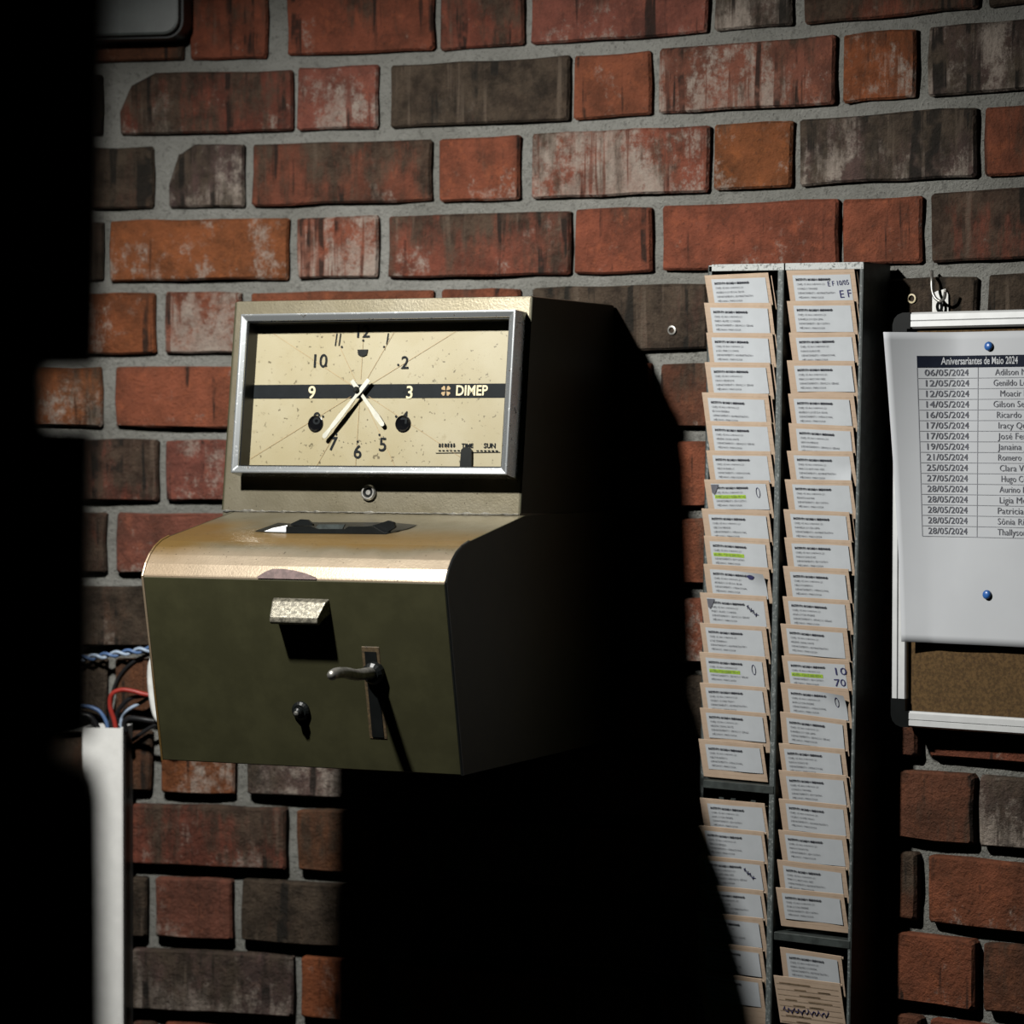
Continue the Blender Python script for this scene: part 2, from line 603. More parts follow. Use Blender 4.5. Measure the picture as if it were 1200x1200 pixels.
xs = np.linspace(-1.7, 1.25, 300)
zs = np.concatenate([np.linspace(0.0, 0.85, 25)[:-1], np.linspace(0.85, 2.25, 210), np.linspace(2.25, 2.75, 12)[1:]])
V, F = [], []
nx, nz = len(xs), len(zs)
for z in zs:
    for x in xs:
        s = WA + 2 * WB * x
        k = 1 / math.hypot(1, s)
        rec = 0.0074 + 0.0052 * min(1.0, max(0.0, (1.62 - z) / 0.55)) + 0.0019 * hash_noise(x, z)
        V.append((x - s * k * rec, wall_y(x) + k * rec, z))
for j in range(nz - 1):
    for i in range(nx - 1):
        a = j * nx + i
        F.append((a, a + 1, a + nx + 1, a + nx))
# back skin, so that the wall has a body
b0 = len(V)
for z in (zs[0], zs[-1]):
    for x in xs:
        s = WA + 2 * WB * x
        k = 1 / math.hypot(1, s)
        V.append((x - s * k * 0.2, wall_y(x) + k * 0.2, z))
for i in range(nx - 1):
    F.append((b0 + i + 1, b0 + i, b0 + nx + i, b0 + nx + i + 1))
    F.append((i + 1, i, b0 + i, b0 + i + 1))
    t = (nz - 1) * nx + i
    F.append((t, t + 1, b0 + nx + i + 1, b0 + nx + i))
wall = link('wall_back', mesh('wall_back', V, F), M['mortar'], smooth=True)
wall['kind'] = 'structure'

# base colour, soot, lime of the kinds of brick
KIND = dict(
    R=((0.215, 0.066, 0.033), 0.14, 0.16), O=((0.235, 0.073, 0.027), 0.18, 0.30), D=((0.095, 0.048, 0.032), 0.70, 0.20),
    M=((0.185, 0.055, 0.033), 0.54, 0.24), W=((0.220, 0.066, 0.038), 0.20, 0.66), P=((0.195, 0.066, 0.044), 0.20, 0.36),
    G=((0.105, 0.066, 0.056), 0.50, 0.50), B=((0.140, 0.054, 0.027), 0.32, 0.12))
ODD = [(-330, -128), (-119, -24), (-15, 8), (20, 119), (130, 340), (348, 443), (456, 667), (673, 763), (774, 980), (987, 1076), (1089, 1303), (1313, 1405)]
ODD = [(-400, -205), (-195, 8)] + ODD[3:]
EVEN = [(-330, -140), (-130, -42), (-30, 181), (192, 284), (294, 506), (516, 610), (623, 829), (838, 928), (938, 1143), (1154, 1250), (1260, 1470)]
ROWS = {
    0: [(-110, 92, 'R'), (100, 215, 'B'), (222, 313, 'R'), (336, 508, 'R'), (515, 613, 'M'), (622, 828, 'P'), (837, 928, 'G'), (942, 1145, 'M'), (1157, 1255, 'D'), (1265, 1475, 'M')],
    1: [(-195, 8, 'M'), (20, 119, 'D'), (140, 343, 'M'), (348, 443, 'P'), (457, 667, 'D'), (672, 762, 'R'), (772, 978, 'P'), (987, 1073, 'O'), (1087, 1300, 'G')],
    2: [(-130, -42, 'R'), (-20, 180, 'D'), (197, 287, 'G'), (295, 505, 'M'), (515, 608, 'R'), (622, 830, 'W'), (836, 928, 'O'), (937, 1143, 'G'), (1153, 1250, 'R')],
    3: [(-195, 8, 'R'), (20, 120, 'D'), (128, 338, 'O'), (348, 443, 'W'), (455, 667, 'M'), (673, 763, 'R'), (775, 982, 'R'), (987, 1079, 'R'), (1091, 1305, 'M')],
    4: [(-130, -42, 'R'), (-20, 182, 'O'), (193, 283, 'W'), (293, 508, 'R'), (517, 610, 'R'), (624, 829, 'D'), (838, 928, 'M'), (938, 1143, 'D'), (1157, 1250, 'D')],
    5: [(-195, 8, 'M'), (20, 119, 'O'), (135, 338, 'R')],
    6: [(-20, 185, 'M'), (194, 285, 'P')],
    7: [(20, 124, 'M'), (137, 338, 'P')],
    8: [(-20, 183, 'D')],
    9: [(20, 125, 'D'), (135, 338, 'B'), (987, 1074, 'B'), (1089, 1303, 'R')],
    10: [(-20, 177, 'B'), (188, 275, 'O'), (290, 503, 'G'), (938, 1140, 'B'), (1147, 1250, 'G')],
    11: [(20, 118, 'M'), (128, 335, 'M'), (348, 442, 'B'), (985, 1073, 'B'), (1087, 1303, 'R')],
    12: [(-40, 172, 'D'), (182, 272, 'P'), (283, 500, 'D'), (938, 1140, 'R'), (1152, 1250, 'B')],
    13: [(20, 118, 'M'), (128, 343, 'G'), (353, 443, 'O'), (985, 1077, 'B'), (1089, 1303, 'R')],
}
CHIP = {(1, 140): (0.024, 0.026), (2, 197): (0.024, 0.018), (10, 188): (0.0, 0.0)}
KEYS = 'RRMOWDPMB'


def brick_outline(w, h, r, chip):
    pts = []
    hw, hh = w / 2, h / 2
    c = 0.0025
    n = 5 if w > 0.15 else 3
    jit = lambda a: r.uniform(-a, a)
    for i in range(n + 1):
        t = i / n
        pts.append([-hw + c + (w - 2 * c) * t, -hh + jit(.0012)])
    pts += [[hw + jit(.0012), -hh + c + jit(.001)], [hw + jit(.0014), jit(.01)], [hw + jit(.0012), hh - c + jit(.001)]]
    for i in range(n, -1, -1):
        t = i / n
        pts.append([-hw + c + (w - 2 * c) * t, hh + jit(.0012)])
    pts += [[-hw + jit(.0012), hh - c], [-hw + jit(.0014), jit(.01)], [-hw + jit(.0012), -hh + c]]
    if chip:
        cx, cz = chip
        for p in pts:
            dx, dz = p[0] + hw, hh - p[1]
            if dx < cx * 1.2 and dz < cz * 1.2 and cx > 0:
                e = 1 - (dx / cx + dz / cz)
                if e > 0:
                    p[0] += cx * e * .55 + jit(.001)
                    p[1] -= cz * e * .55 + jit(.001)
    return pts


def put_brick(x0, x1, row, kind, r):
    ymid = 600 - 0
    zt = ROW_Z0 - row * ROW_P
    zm = zt - ROW_H / 2
    # pixel row of the middle of the course, for reading the ends off the wall curve
    y = 600.0
    for _ in range(8):
        P, T, I, s = wall_hit((x0 + x1) / 2, y)
        y += (P[2] - zm) * FPX / P[1]
    A, _, _, _ = wall_hit(x0, y)
    Bp, _, _, _ = wall_hit(x1, y)
    d = Bp - A
    w = math.hypot(d[0], d[1])
    ang = math.atan2(d[1], d[0])
    h = ROW_H + r.uniform(-.0016, .0012)
    prof = brick_outline(w, h, r, CHIP.get((row, x0)))
    n = len(prof)
    ins = 0.0022
    hw, hh = w / 2, h / 2
    v = [(p[0] * (1 - ins / hw), -0.0015 + r.uniform(-.0006, .0006), p[1] * (1 - ins / hh)) for p in prof]
    v += [(p[0], 0.0022, p[1]) for p in prof] + [(p[0], 0.05, p[1]) for p in prof]
    f = [tuple(range(n))]
    for k in (0, n):
        f += [(k + i, k + n + i, k + n + (i + 1) % n, k + (i + 1) % n) for i in range(n)]
    o = link('brick', mesh('brick', v, f), M['brick'], wall)
    c = (A + Bp) / 2
    o.location = (c[0], c[1], CZ + zm + r.uniform(-.0008, .0008))
    o.rotation_euler = (r.uniform(-.006, .006), 0, ang + r.uniform(-.006, .006))
    col, soot, lime = KIND[kind]
    g = r.uniform(.88, 1.12)
    o.color = (col[0] * g, col[1] * g * r.uniform(.93, 1.07), col[2] * g, 1)
    o['soot'] = max(0.0, soot + r.uniform(-.08, .08))
    o['lime'] = max(0.0, lime + r.uniform(-.08, .08))


br = random.Random(21)
for row in range(-3, 17):
    given = ROWS.get(row, [])
    for b in given:
        put_brick(b[0], b[1], row, b[2], br)
    for x0, x1 in (ODD if row % 2 else EVEN):
        if all(x1 < g[0] + 20 or x0 > g[1] - 20 for g in given):
            put_brick(x0, x1, row, br.choice(KEYS), br)

fl = MB().box(-3.0, 3.0, -0.6, 5.2, -0.06, 0.0).build('floor', M['floor'])
fl['kind'] = 'structure'

# dark door edge close to the camera, far out of focus: stile with a latch cut-out and a rounded lower panel
DY = 1.2
dpt = lambda px, py: ((px - 600) / FPX * DY, CZ + (600 - py) / FPX * DY + PITCH * DY)
out = [(112, -700), (114, 0), (109, 250), (104, 432), (52, 434), (52, 500), (100, 502), (97, 640), (96, 800), (95, 866), (84, 872), (68, 876), (66, 886), (78, 894),
       (93, 906), (102, 925), (107, 950), (108, 1050), (109, 1250), (110, 2600), (110, 5008), (-500, 5008), (-500, -700)]
out = [(x + (11 if x > 92 else 0), y) for x, y in out]
P2 = [dpt(*p) for p in out]
n = len(P2)
v = [(x, DY, z) for x, z in P2] + [(x - 0.004, DY + 0.035, z) for x, z in P2]
f = [tuple(range(n)), tuple(range(2 * n - 1, n - 1, -1))] + [(i, (i + 1) % n, (i + 1) % n + n, i + n) for i in range(n)]
bm = bmesh.new()
vs = [bm.verts.new(p) for p in v]
for q in f:
    bm.faces.new([vs[i] for i in q])
bm.normal_update()
bmesh.ops.triangulate(bm, faces=[x for x in bm.faces if len(x.verts) > 4])
dr = link('door_1', bm_mesh('door_1', bm), M['doorpaint'])
dr['kind'] = 'structure'

# ------------------------------------------------------------------ the time clock
CSC = 0.9845                                         # the clock stands on its rear mounting box, clear of the wall
fc = Frame(545, 604, 0.0, 0.0535)
clock = empty('time_clock', fc.m, 'old bronze-painted punch clock with cream dial and chrome bezel on the brick wall', 'time clock')
TH = math.radians(7.6)
EU = np.array([0, math.sin(TH), math.cos(TH)])
EN = np.array([0, -math.cos(TH), math.sin(TH)])
D0 = np.array([0, -0.2190, 0.0077]) * CSC
BACK = 0.036


def dp(x, u, h):
    p = D0 + EU * u + EN * h
    return (x, p[1], p[2])


def dpx(px, py, h):
    q = np.array(fc.loc(px, py, D0 + EN * h, EN))
    return q[0], float((q - D0 - EN * h) @ EU)


# upper housing, leaning back, with a thin folded rim
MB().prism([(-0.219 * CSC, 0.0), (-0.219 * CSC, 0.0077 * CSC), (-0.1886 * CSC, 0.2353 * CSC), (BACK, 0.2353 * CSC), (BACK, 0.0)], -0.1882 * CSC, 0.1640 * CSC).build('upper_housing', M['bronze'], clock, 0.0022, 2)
# lower housing: shelf, rolled lip, undercut front
prof = [(BACK / CSC, 0.0070), (-0.219, 0.0068), (-0.300, -0.0065), (-0.355, -0.0155), (-0.371, -0.0195), (-0.384, -0.0255), (-0.394, -0.0330), (-0.402, -0.0420), (-0.4085, -0.0540),
        (-0.3690, -0.2475), (BACK / CSC, -0.2475)]
prof = [(y * CSC, z * CSC) for y, z in prof]
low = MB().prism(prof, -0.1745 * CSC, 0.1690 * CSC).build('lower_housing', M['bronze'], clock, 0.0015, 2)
for side, xa in ((-1, -0.1745 * CSC), (1, 0.1690 * CSC)):     # folded seam edges of the side panels
    e = [(xa, y - .0006, z) for y, z in prof[3:10]]
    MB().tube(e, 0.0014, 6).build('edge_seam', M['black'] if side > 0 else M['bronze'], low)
# front door and side cheeks, the shade on them painted in as a darker colour
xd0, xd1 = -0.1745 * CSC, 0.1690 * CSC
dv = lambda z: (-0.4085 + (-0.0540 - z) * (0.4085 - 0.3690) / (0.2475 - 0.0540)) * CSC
MB().prism([(dv(-.0556) - .0012, -.0556 * CSC), (dv(-.0556) + .002, -.0556 * CSC), (dv(-.2470) + .002, -.2470 * CSC), (dv(-.2470) - .0012, -.2470 * CSC)], xd0 + .0012, xd1 - .0012).build('front_door', M['olive_shade'], clock, .0006)
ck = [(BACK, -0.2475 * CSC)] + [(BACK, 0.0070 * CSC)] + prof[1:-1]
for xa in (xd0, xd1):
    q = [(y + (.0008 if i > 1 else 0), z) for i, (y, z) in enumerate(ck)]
    MB().prism(q, xa - .0007, xa + .0007).build('side_cheek', M['olive_shade'], clock)
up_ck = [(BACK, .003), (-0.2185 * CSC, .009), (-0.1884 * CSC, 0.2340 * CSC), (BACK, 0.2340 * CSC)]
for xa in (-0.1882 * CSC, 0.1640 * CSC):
    MB().prism(up_ck, xa - .0007, xa + .0007).build('side_cheek', M['olive_shade'], clock)
# bead of blobby paint in the fold between dial face and shelf
bead = [(-.184 + .344 * k / 80, -0.2188 * CSC - .0006 + rnd.uniform(-.0003, .0003), .0078 + rnd.uniform(-.0003, .0004)) for k in range(81)]
MB().tube(bead, [rnd.choice([.0005, .0006, .0006, .0007, .0016]) for _ in bead], 6).build('paint_bead', M['steel'], clock)
# bare patch where the paint has chipped off the lip
LIPN = []
cpts = [(302, 676), (312, 670), (320, 667), (332, 667), (346, 669), (358, 672), (371, 677)]


def on_lip(px, py):
    n = np.array([0, -math.cos(.45), math.sin(.45)])
    x, y, z = fc.loc(px, py, (0, -0.4060 * CSC, -0.0480 * CSC), n)
    return (x, y - .0008, z + .0004)


pt = [on_lip(*p) for p in cpts]
bs = [(p[0], -0.4096 * CSC, -0.0542 * CSC) for p in pt]
MB().add(pt + bs[::-1], [tuple(range(2 * len(pt)))]).build('bare_patch', M['bare'], low, recalc=False)

# bezel frame round the dial, dial, glass
BH = 0.0255
BI = 0.0232                                          # height of the bezel's inner edge: the bars slope in towards the glass
x0, u0 = dpx(270.5, 555.5, BH)
x1, u1 = dpx(606, 361, BH)
xa, _ = dpx(279, 363, BH)
x0 = (x0 + xa) / 2
bw = 0.0090
fr = MB()
ring = [(x0, u0), (x1, u0), (x1, u1), (x0, u1)]
inn = [(x0 + bw, u0 + bw), (x1 - bw, u0 + bw), (x1 - bw, u1 - bw), (x0 + bw, u1 - bw)]
v = [dp(x, u, 0.0) for x, u in ring] + [dp(x + sx * .0015, u + su * .0015, BH) for (x, u), sx, su in zip(ring, (1, -1, -1, 1), (1, 1, -1, -1))]
v += [dp(x + sx * .0035, u + su * .0035, BH) for (x, u), sx, su in zip(ring, (1, -1, -1, 1), (1, 1, -1, -1))]
v += [dp(x, u, BI) for x, u in inn] + [dp(x, u, 0.0) for x, u in inn]
f = []
for k in (0, 4, 8, 12):
    f += [(k + i, k + (i + 1) % 4, k + 4 + (i + 1) % 4, k + 4 + i) for i in range(4)]
f += [(16 + i, 16 + (i + 1) % 4, (i + 1) % 4, i) for i in range(4)]
bez = fr.add(v, f).build('bezel', M['chrome'], clock, 0.0008, 2)
DH = 0.0012
dial = MB().add([dp(x, u, DH) for x, u in inn] + [dp(x, u, 0) for x, u in inn], [(0, 1, 2, 3), (0, 4, 5, 1), (1, 5, 6, 2), (2, 6, 7, 3), (3, 7, 4, 0)]).build('dial', M['dial'], clock, recalc=False)
# black liner behind the glass, the dark inner cheeks of the bezel
ln = MB()
t = 0.0012
for (xa, ua), (xb, ub) in zip(inn, inn[1:] + inn[:1]):
    cx, cu = (inn[0][0] + inn[2][0]) / 2, (inn[0][1] + inn[2][1]) / 2
    off = lambda x, u: (x + (t if x < cx else -t), u + (t if u < cu else -t))
    a, b = (xa, ua), (xb, ub)
    ln.add([dp(*a, DH), dp(*b, DH), dp(*b, BI - .002), dp(*a, BI - .002), dp(*off(*a), DH), dp(*off(*b), DH), dp(*off(*b), BI - .002), dp(*off(*a), BI - .002)],
           [(0, 1, 2, 3), (4, 7, 6, 5), (3, 2, 6, 7), (0, 4, 5, 1)])
ln.build('bezel_liner', M['black'], bez)
gx = 0.0014
MB().add([dp(x + (gx if x < 0 else -gx), u + (gx if u < .12 else -gx), BI - .0035) for x, u in inn], [(0, 1, 2, 3)]).build('glass', M['glass'], clock, recalc=False)

P1 = DH + 0.0004
cxd, cud = dpx(422, 458, P1)
fn1 = lambda h: (lambda x, u: dp(x, u, h))
ix0, iu0 = inn[0]
ix1, iu1 = inn[2]
# black band through the middle
_, ba = dpx(450, 466.6, P1)
_, bb = dpx(450, 450.2, P1)
MB().add([dp(ix0, ba, P1), dp(ix1, ba, P1), dp(ix1, bb, P1), dp(ix0, bb, P1)], [(0, 1, 2, 3)]).build('dial_band', M['dialblack'], dial, recalc=False)
# thin printed radial lines
rl = MB()
for k in range(12):
    a = math.radians(30 * k)
    if k in (3, 9):
        continue
    dx, du = math.sin(a), math.cos(a)
    far = min((ix1 - cxd) / dx if dx > 1e-3 else ((ix0 - cxd) / dx if dx < -1e-3 else 9), (iu1 - cud) / du if du > 1e-3 else ((iu0 - cud) / du if du < -1e-3 else 9)) * .985
    px_, pu = du * .00022, -dx * .00022
    rl.add([dp(cxd + dx * q + s * px_, cud + du * q + s * pu, P1 + .0002) for q, s in ((.012, -1), (.012, 1), (far, 1), (far, -1))], [(0, 1, 2, 3)])
rl.build('printed_lines', M['tanink'], dial)
# numerals and hour dots
P2h = P1 + .0004
for s_, px, py, hgt, mt in (('12', 424.5, 388, .0155, 'dialblack'), ('1', 454, 397, .015, 'dialblack'), ('2', 474.5, 424.5, .0155, 'dialblack'), ('3', 480, 459.5, .0155, 'creamink'), ('4', 474, 489, .015, 'dialblack'),
                            ('5', 448.5, 520.5, .0165, 'dialblack'), ('6', 419, 529, .0165, 'dialblack'), ('7', 390, 519.5, .0165, 'dialblack'), ('8', 371, 490, .015, 'dialblack'), ('9', 365.5, 459.5, .0155, 'creamink'),
                            ('10', 374, 422.5, .0165, 'dialblack'), ('11', 396, 398, .0165, 'dialblack')):
    x, u = dpx(px, py, P2h)
    mb = MB()
    if s_ in ('1', '11'):                                   # plain strokes
        for q in ([0] if s_ == '1' else [-.0022, .0022]):
            mb.add([dp(x + q - .0007 + .0006 * sg, u + sg * hgt * .40, P2h) for sg in (-1, 1)] + [dp(x + q + .0007 + .0006 * sg, u + sg * hgt * .40, P2h) for sg in (1, -1)], [(0, 3, 2, 1)])
    else:
        add_text(mb, fn1(P2h), s_, hgt * 1.22, x, u - hgt * .43, 'CENTER', 0.012, 4)
    mb.build('numeral', M[mt], dial, recalc=False)
dots = MB()
for px, py in ((425.5, 399), (450, 406.5), (466.5, 427.5), (472, 459), (464, 488), (444.5, 509.5), (419, 517.5), (394, 509), (378.5, 488), (374, 459), (382, 428.5), (400.5, 406.5)):
    x, u = dpx(px, py, P2h)
    dots.add([dp(x + .0013 * math.cos(w), u + .0013 * math.sin(w), P2h) for w in [i * math.pi / 4 for i in range(8)]], [tuple(range(8))])
for i in range(13):                                          # minute dots along the bottom
    a = math.radians(150 + i * 5)
    x, u = cxd + math.sin(a) * .061, cud + math.cos(a) * .056
    dots.add([dp(x + q, u + w, P2h) for q, w in ((-.0004, -.0004), (.0004, -.0004), (.0004, .0004), (-.0004, .0004))], [(0, 1, 2, 3)])
dots.build('hour_dots', M['dialblack'], dial, recalc=False)['kind'] = 'stuff'
# black plaque under twelve
x, u = dpx(425, 413, P2h)
MB().add([dp(x + a, u + b, h) for h in (P1, P1 + .0012) for a, b in ((-.006, .003), (-.005, -.0025), (-.0015, -.0042), (.0015, -.0042), (.005, -.0025), (.006, .003))],
         [(6, 7, 8, 9, 10, 11)] + [(i, (i + 1) % 6, (i + 1) % 6 + 6, i + 6) for i in range(6)]).build('indicator_plaque', M['black'], dial)
# winding holes
for px, py in ((370, 496.5), (472.5, 496.5)):
    x, u = dpx(px, py, P1)
    MB().lathe([(.0088, 0), (.0088, .0010), (.0082, .0012), (.0066, .0004), (.0030, .0002)], dp(x, u, P1), EN, 24).build('winding_hole', M['gloss'], dial, smooth=False)


def hand(name, tail, tip, h, wid, shape, mat):
    (ax, au), (bx, bu) = dpx(*tail, h), dpx(*tip, h)
    L = math.hypot(bx - ax, bu - au)
    dx, du = (bx - ax) / L, (bu - au) / L
    ps = []
    for t_, w in shape:
        ps.append((ax + dx * L * t_ - du * wid * w, au + du * L * t_ + dx * wid * w))
    for t_, w in shape[::-1]:
        ps.append((ax + dx * L * t_ + du * wid * w, au + du * L * t_ - dx * wid * w))
    n = len(ps)
    return MB().add([dp(*p, h) for p in ps] + [dp(*p, h + .0008) for p in ps], [tuple(range(n)), tuple(range(2 * n - 1, n - 1, -1))] + [(i, (i + 1) % n, (i + 1) % n + n, i + n) for i in range(n)]).build(name, mat, dial)


hand('hour_hand', (412.5, 446), (449.5, 499), .0060, .0030, [(0, .75), (.25, .8), (.32, .55), (.62, .75), (.70, .85), (.78, 1.0), (.97, .8), (1, .4)], M['hand'])
hand('minute_hand', (432.5, 445), (379, 513), .0085, .0029, [(0, .8), (.22, .85), (.30, .55), (.62, .95), (.80, .8), (.84, .6), (.97, .95), (1, .5)], M['hand'])
MB().lathe([(.0032, 0), (.0032, .010), (.0022, .0112)], dp(cxd, cud, P1), EN, 16).build('hand_hub', M['black'], dial)
# maker's name and round mark on the band
mb = MB()
x, u = dpx(533.5, 463.2, P2h)
xe, _ = dpx(570.5, 463.2, P2h)
add_text(mb, fn1(P2h), 'DIMEP', .0148, x, u, 'LEFT', .022, 4, width=xe - x)
mb.build('maker_name', M['creamink'], dial, recalc=False)
mb = MB()
x, u = dpx(522.5, 458, P2h)
for k in range(4):
    a = k * math.pi / 2
    c, s = math.cos(a), math.sin(a)
    q = [(.0006, .0006), (.0048, .0014), (.0052, .0030), (.0040, .0040), (.0030, .0052), (.0014, .0048)]
    mb.add([dp(x + c * i - s * j, u + s * i + c * j, P2h) for i, j in q], [tuple(range(6))])
mb.build('maker_mark', M['tanink'], dial, recalc=False)
# worn print strip and black tab low on the right
mb = MB()
x, u = dpx(514, 524, P2h)
for i, wd in enumerate((.0022, .0016, .0024, .0018, .0020, .0016)):
    mb.add([dp(x + .0033 * i + a, u + b, P2h) for a, b in ((0, 0), (wd, 0), (wd, .0036 + .0006 * (i % 2)), (0, .0040))], [(0, 1, 2, 3)])
add_text(mb, fn1(P2h), 'TIME', .0062, x + .026, u - .0004, 'LEFT', .03, 2)
add_text(mb, fn1(P2h), 'SUN', .0070, x + .051, u - .0006, 'LEFT', .03, 2)
a_ = [(-.003, -.0065), (.070, -.0052), (.070, -.0046), (-.003, -.0058)]
mb.add([dp(x + a, u + b, P2h) for a, b in a_], [(0, 1, 2, 3)])
for i in range(16):
    q = i * .0043
    if .028 < q < .043:
        continue
    mb.add([dp(x + q + a, u - .0035 + b, P2h) for a, b in ((0, -.0006), (.0028, -.0007), (.0026, .0006), (.0002, .0005))], [(0, 1, 2, 3)])
mb.build('worn_print', M['dialblack'], dial, recalc=False)
xa, ua = dpx(540, 546, P2h)
xb, ub = dpx(555, 524.5, P2h)
MB().add([dp(a, b, h) for h in (P1, P1 + .003) for a, b in ((xa, iu0 + .001), (xb, iu0 + .001), (xb - .001, ub - .003), (xb - .004, ub), (xa + .003, ub), (xa + .0003, ub - .003))],
         [(6, 7, 8, 9, 10, 11)] + [(i, (i + 1) % 6, (i + 1) % 6 + 6, i + 6) for i in range(6)]).build('date_tab', M['black'], dial)
# lock below the dial
x, u = dpx(433, 577.5, 0.0)
lock = MB().lathe([(.0085, 0), (.0085, .003), (.007, .0045), (.0058, .0045), (.0052, .002), (.0030, .002), (.0026, .0034)], dp(x, u, 0), EN, 20).build('lock', M['steel'], clock)
MB().lathe([(.0052, .0), (.0052, .0024)], dp(x, u, 0), EN, 16).build('keyway', M['black'], lock)

# card throat on the shelf
def shelf(px, py, h=0.0):
    n = np.array([0, -0.165, 0.986])
    x, y, z = fc.loc(px, py, np.array([0, -0.30, -0.0065]) * CSC + n * h, n)
    return (x, y, z)


SN = Vector((0, -0.165, 0.986))
yf = shelf(393, 625.5)[1]
up_ = lambda px, py, y: fc.loc(px, py, (0, y, 0))    # a point on the upright plane at depth y
thr = MB().add([shelf(*p, .0008) for p in ((298, 622.5), (326, 612.5), (341, 613.5), (362, 612), (458, 612), (489, 615), (478, 619.5), (452, 625.5), (335, 624.5))], [tuple(range(9))]).build('card_throat', M['black'], clock, recalc=False)


def plate(name, pts, y, t, mat, lean=0.0):
    f_ = [up_(px, py, y) for px, py in pts]
    z0 = min(p[2] for p in f_)
    f_ = [(p[0], p[1] + (p[2] - z0) * lean, p[2]) for p in f_]
    n = len(f_)
    v = f_ + [(p[0], p[1] + t, p[2]) for p in f_]
    return MB().add(v, [tuple(range(n)), tuple(range(2 * n - 1, n - 1, -1))] + [(i, (i + 1) % n, (i + 1) % n + n, i + n) for i in range(n)]).build(name, mat, thr)


plate('front_guide', [(335, 625.5), (335, 617), (364, 616.5), (372, 620), (404, 620), (408, 617), (436, 617), (452, 626)], yf, .004, M['black'])
plate('bright_strip', [(366, 622.5), (373, 614.5), (404, 614.5), (400, 622.5)], yf + .012, .002, M['rackmetal'])
plate('rear_guide', [(341, 616), (341, 613.5), (352, 608.5), (360, 609), (366, 614), (366, 616)], yf + .03, .004, M['black'])
plate('side_guide', [(430, 617), (436, 616), (455, 610), (461, 612), (463, 618), (450, 626)], yf + .008, .004, M['black'])
plate('guide_plate', [(306, 624), (318, 619), (334.5, 615.5), (335, 624.8)], yf + .002, .0015, M['alu'], .5)

# lower front plate: frame of its own (undercut 12 degrees)
T2 = math.atan2(0.4085 - 0.3690, 0.2475 - 0.0540)
FU = np.array([0, -math.sin(T2), math.cos(T2)])
FN = np.array([0, -math.cos(T2), -math.sin(T2)])
F0 = np.array([0, -0.4085, -0.0540]) * CSC


def fp(x, u, h):
    p = F0 + FU * u + FN * h
    return (x, p[1], p[2])


def fpx(px, py, h=0.0):
    q = np.array(fc.loc(px, py, F0 + FN * h, FN))
    return q[0], float((q - F0 - FN * h) @ FU)


def front_prism(prof, x0, x1, tx=0.0):
    """profile (u, h) across the plate, from x0 to x1, the far face drawn in by tx"""
    n = len(prof)
    hm = max(h for _, h in prof)
    v = [fp(x0 + tx * h / hm, u, h) for u, h in prof] + [fp(x1 - tx * h / hm, u, h) for u, h in prof]
    return MB().add(v, [tuple(range(n)), tuple(range(2 * n - 1, n - 1, -1))] + [(i, i + n, (i + 1) % n + n, (i + 1) % n) for i in range(n)])


# hooded knob
x0_, ut = fpx(313, 699.5)
x1_, um = fpx(381, 726)
_, ub_ = fpx(347, 752)
hood = front_prism([(ut, 0), (ut - .002, .007), (um + .007, .021), (um + .002, .0225), (um - .001, .0195), (um + .003, .012), (ut - .016, .002), (ut - .016, 0)], x0_ + .0075, x1_ + .0075, .005).build('hooded_knob', M['worn'], clock, 0.0012, 2)
# lever in its slot
xs0, us0 = fpx(424, 757)
xs1, us1 = fpx(455, 866)
sl = front_prism([(us0, 0), (us0, .0018), (us1, .0018), (us1, 0)], xs0, xs1).build('lever_plate', M['rust'], clock, .0006)
front_prism([(us0 - .005, .0017), (us0 - .005, .0024), (us1 + .002, .0024), (us1 + .002, .0017)], xs0 + .0035, xs1 - .0035).build('lever_slot', M['black'], sl)
xl, ul = fpx(440, 785)
xt, ut_ = fpx(387, 793, .098)
lv = [fp(xl, ul - .004, -.004), fp(xl, ul, .012), fp(xl - .0005, ul + .006, .040), fp(xl + (xt - xl) * .55, ul + (ut_ - ul) * .75, .066), fp(xl + (xt - xl) * .85, ul + (ut_ - ul) * .95 + .001, .086), fp(xt, ut_, .098)]
pts = spline(lv, 5)
nn = len(pts)
lever = MB().tube(pts, [(.0062 - .0012 * i / nn) if i < nn - 2 else (.0045 if i == nn - 2 else .002) for i in range(nn)], 12).build('lever', M['steel'], clock, smooth=True)
MB().lathe([(.011, -.002), (.011, .006), (.008, .009)], fp(xl, ul - .002, .002), FN, 16).build('lever_boss', M['black'], lever)
# small keyed knob
x, u = fpx(354, 832)
kb = MB().lathe([(.0095, 0), (.0095, .004), (.007, .006), (.0048, .006), (.0048, .011), (.0030, .0125)], fp(x, u, 0), FN, 18).build('release_knob', M['black'], clock)
MB().lathe([(.0026, .0115), (.0026, .0134), (.0012, .0140)], fp(x, u, 0), FN, 14).build('knob_pin', M['steel'], kb)

# ------------------------------------------------------------------ card racks and time cards
TILT = 0.0150
fr_ = Frame(925, 760, TILT)
RD = 0.064


FD = 0.0460


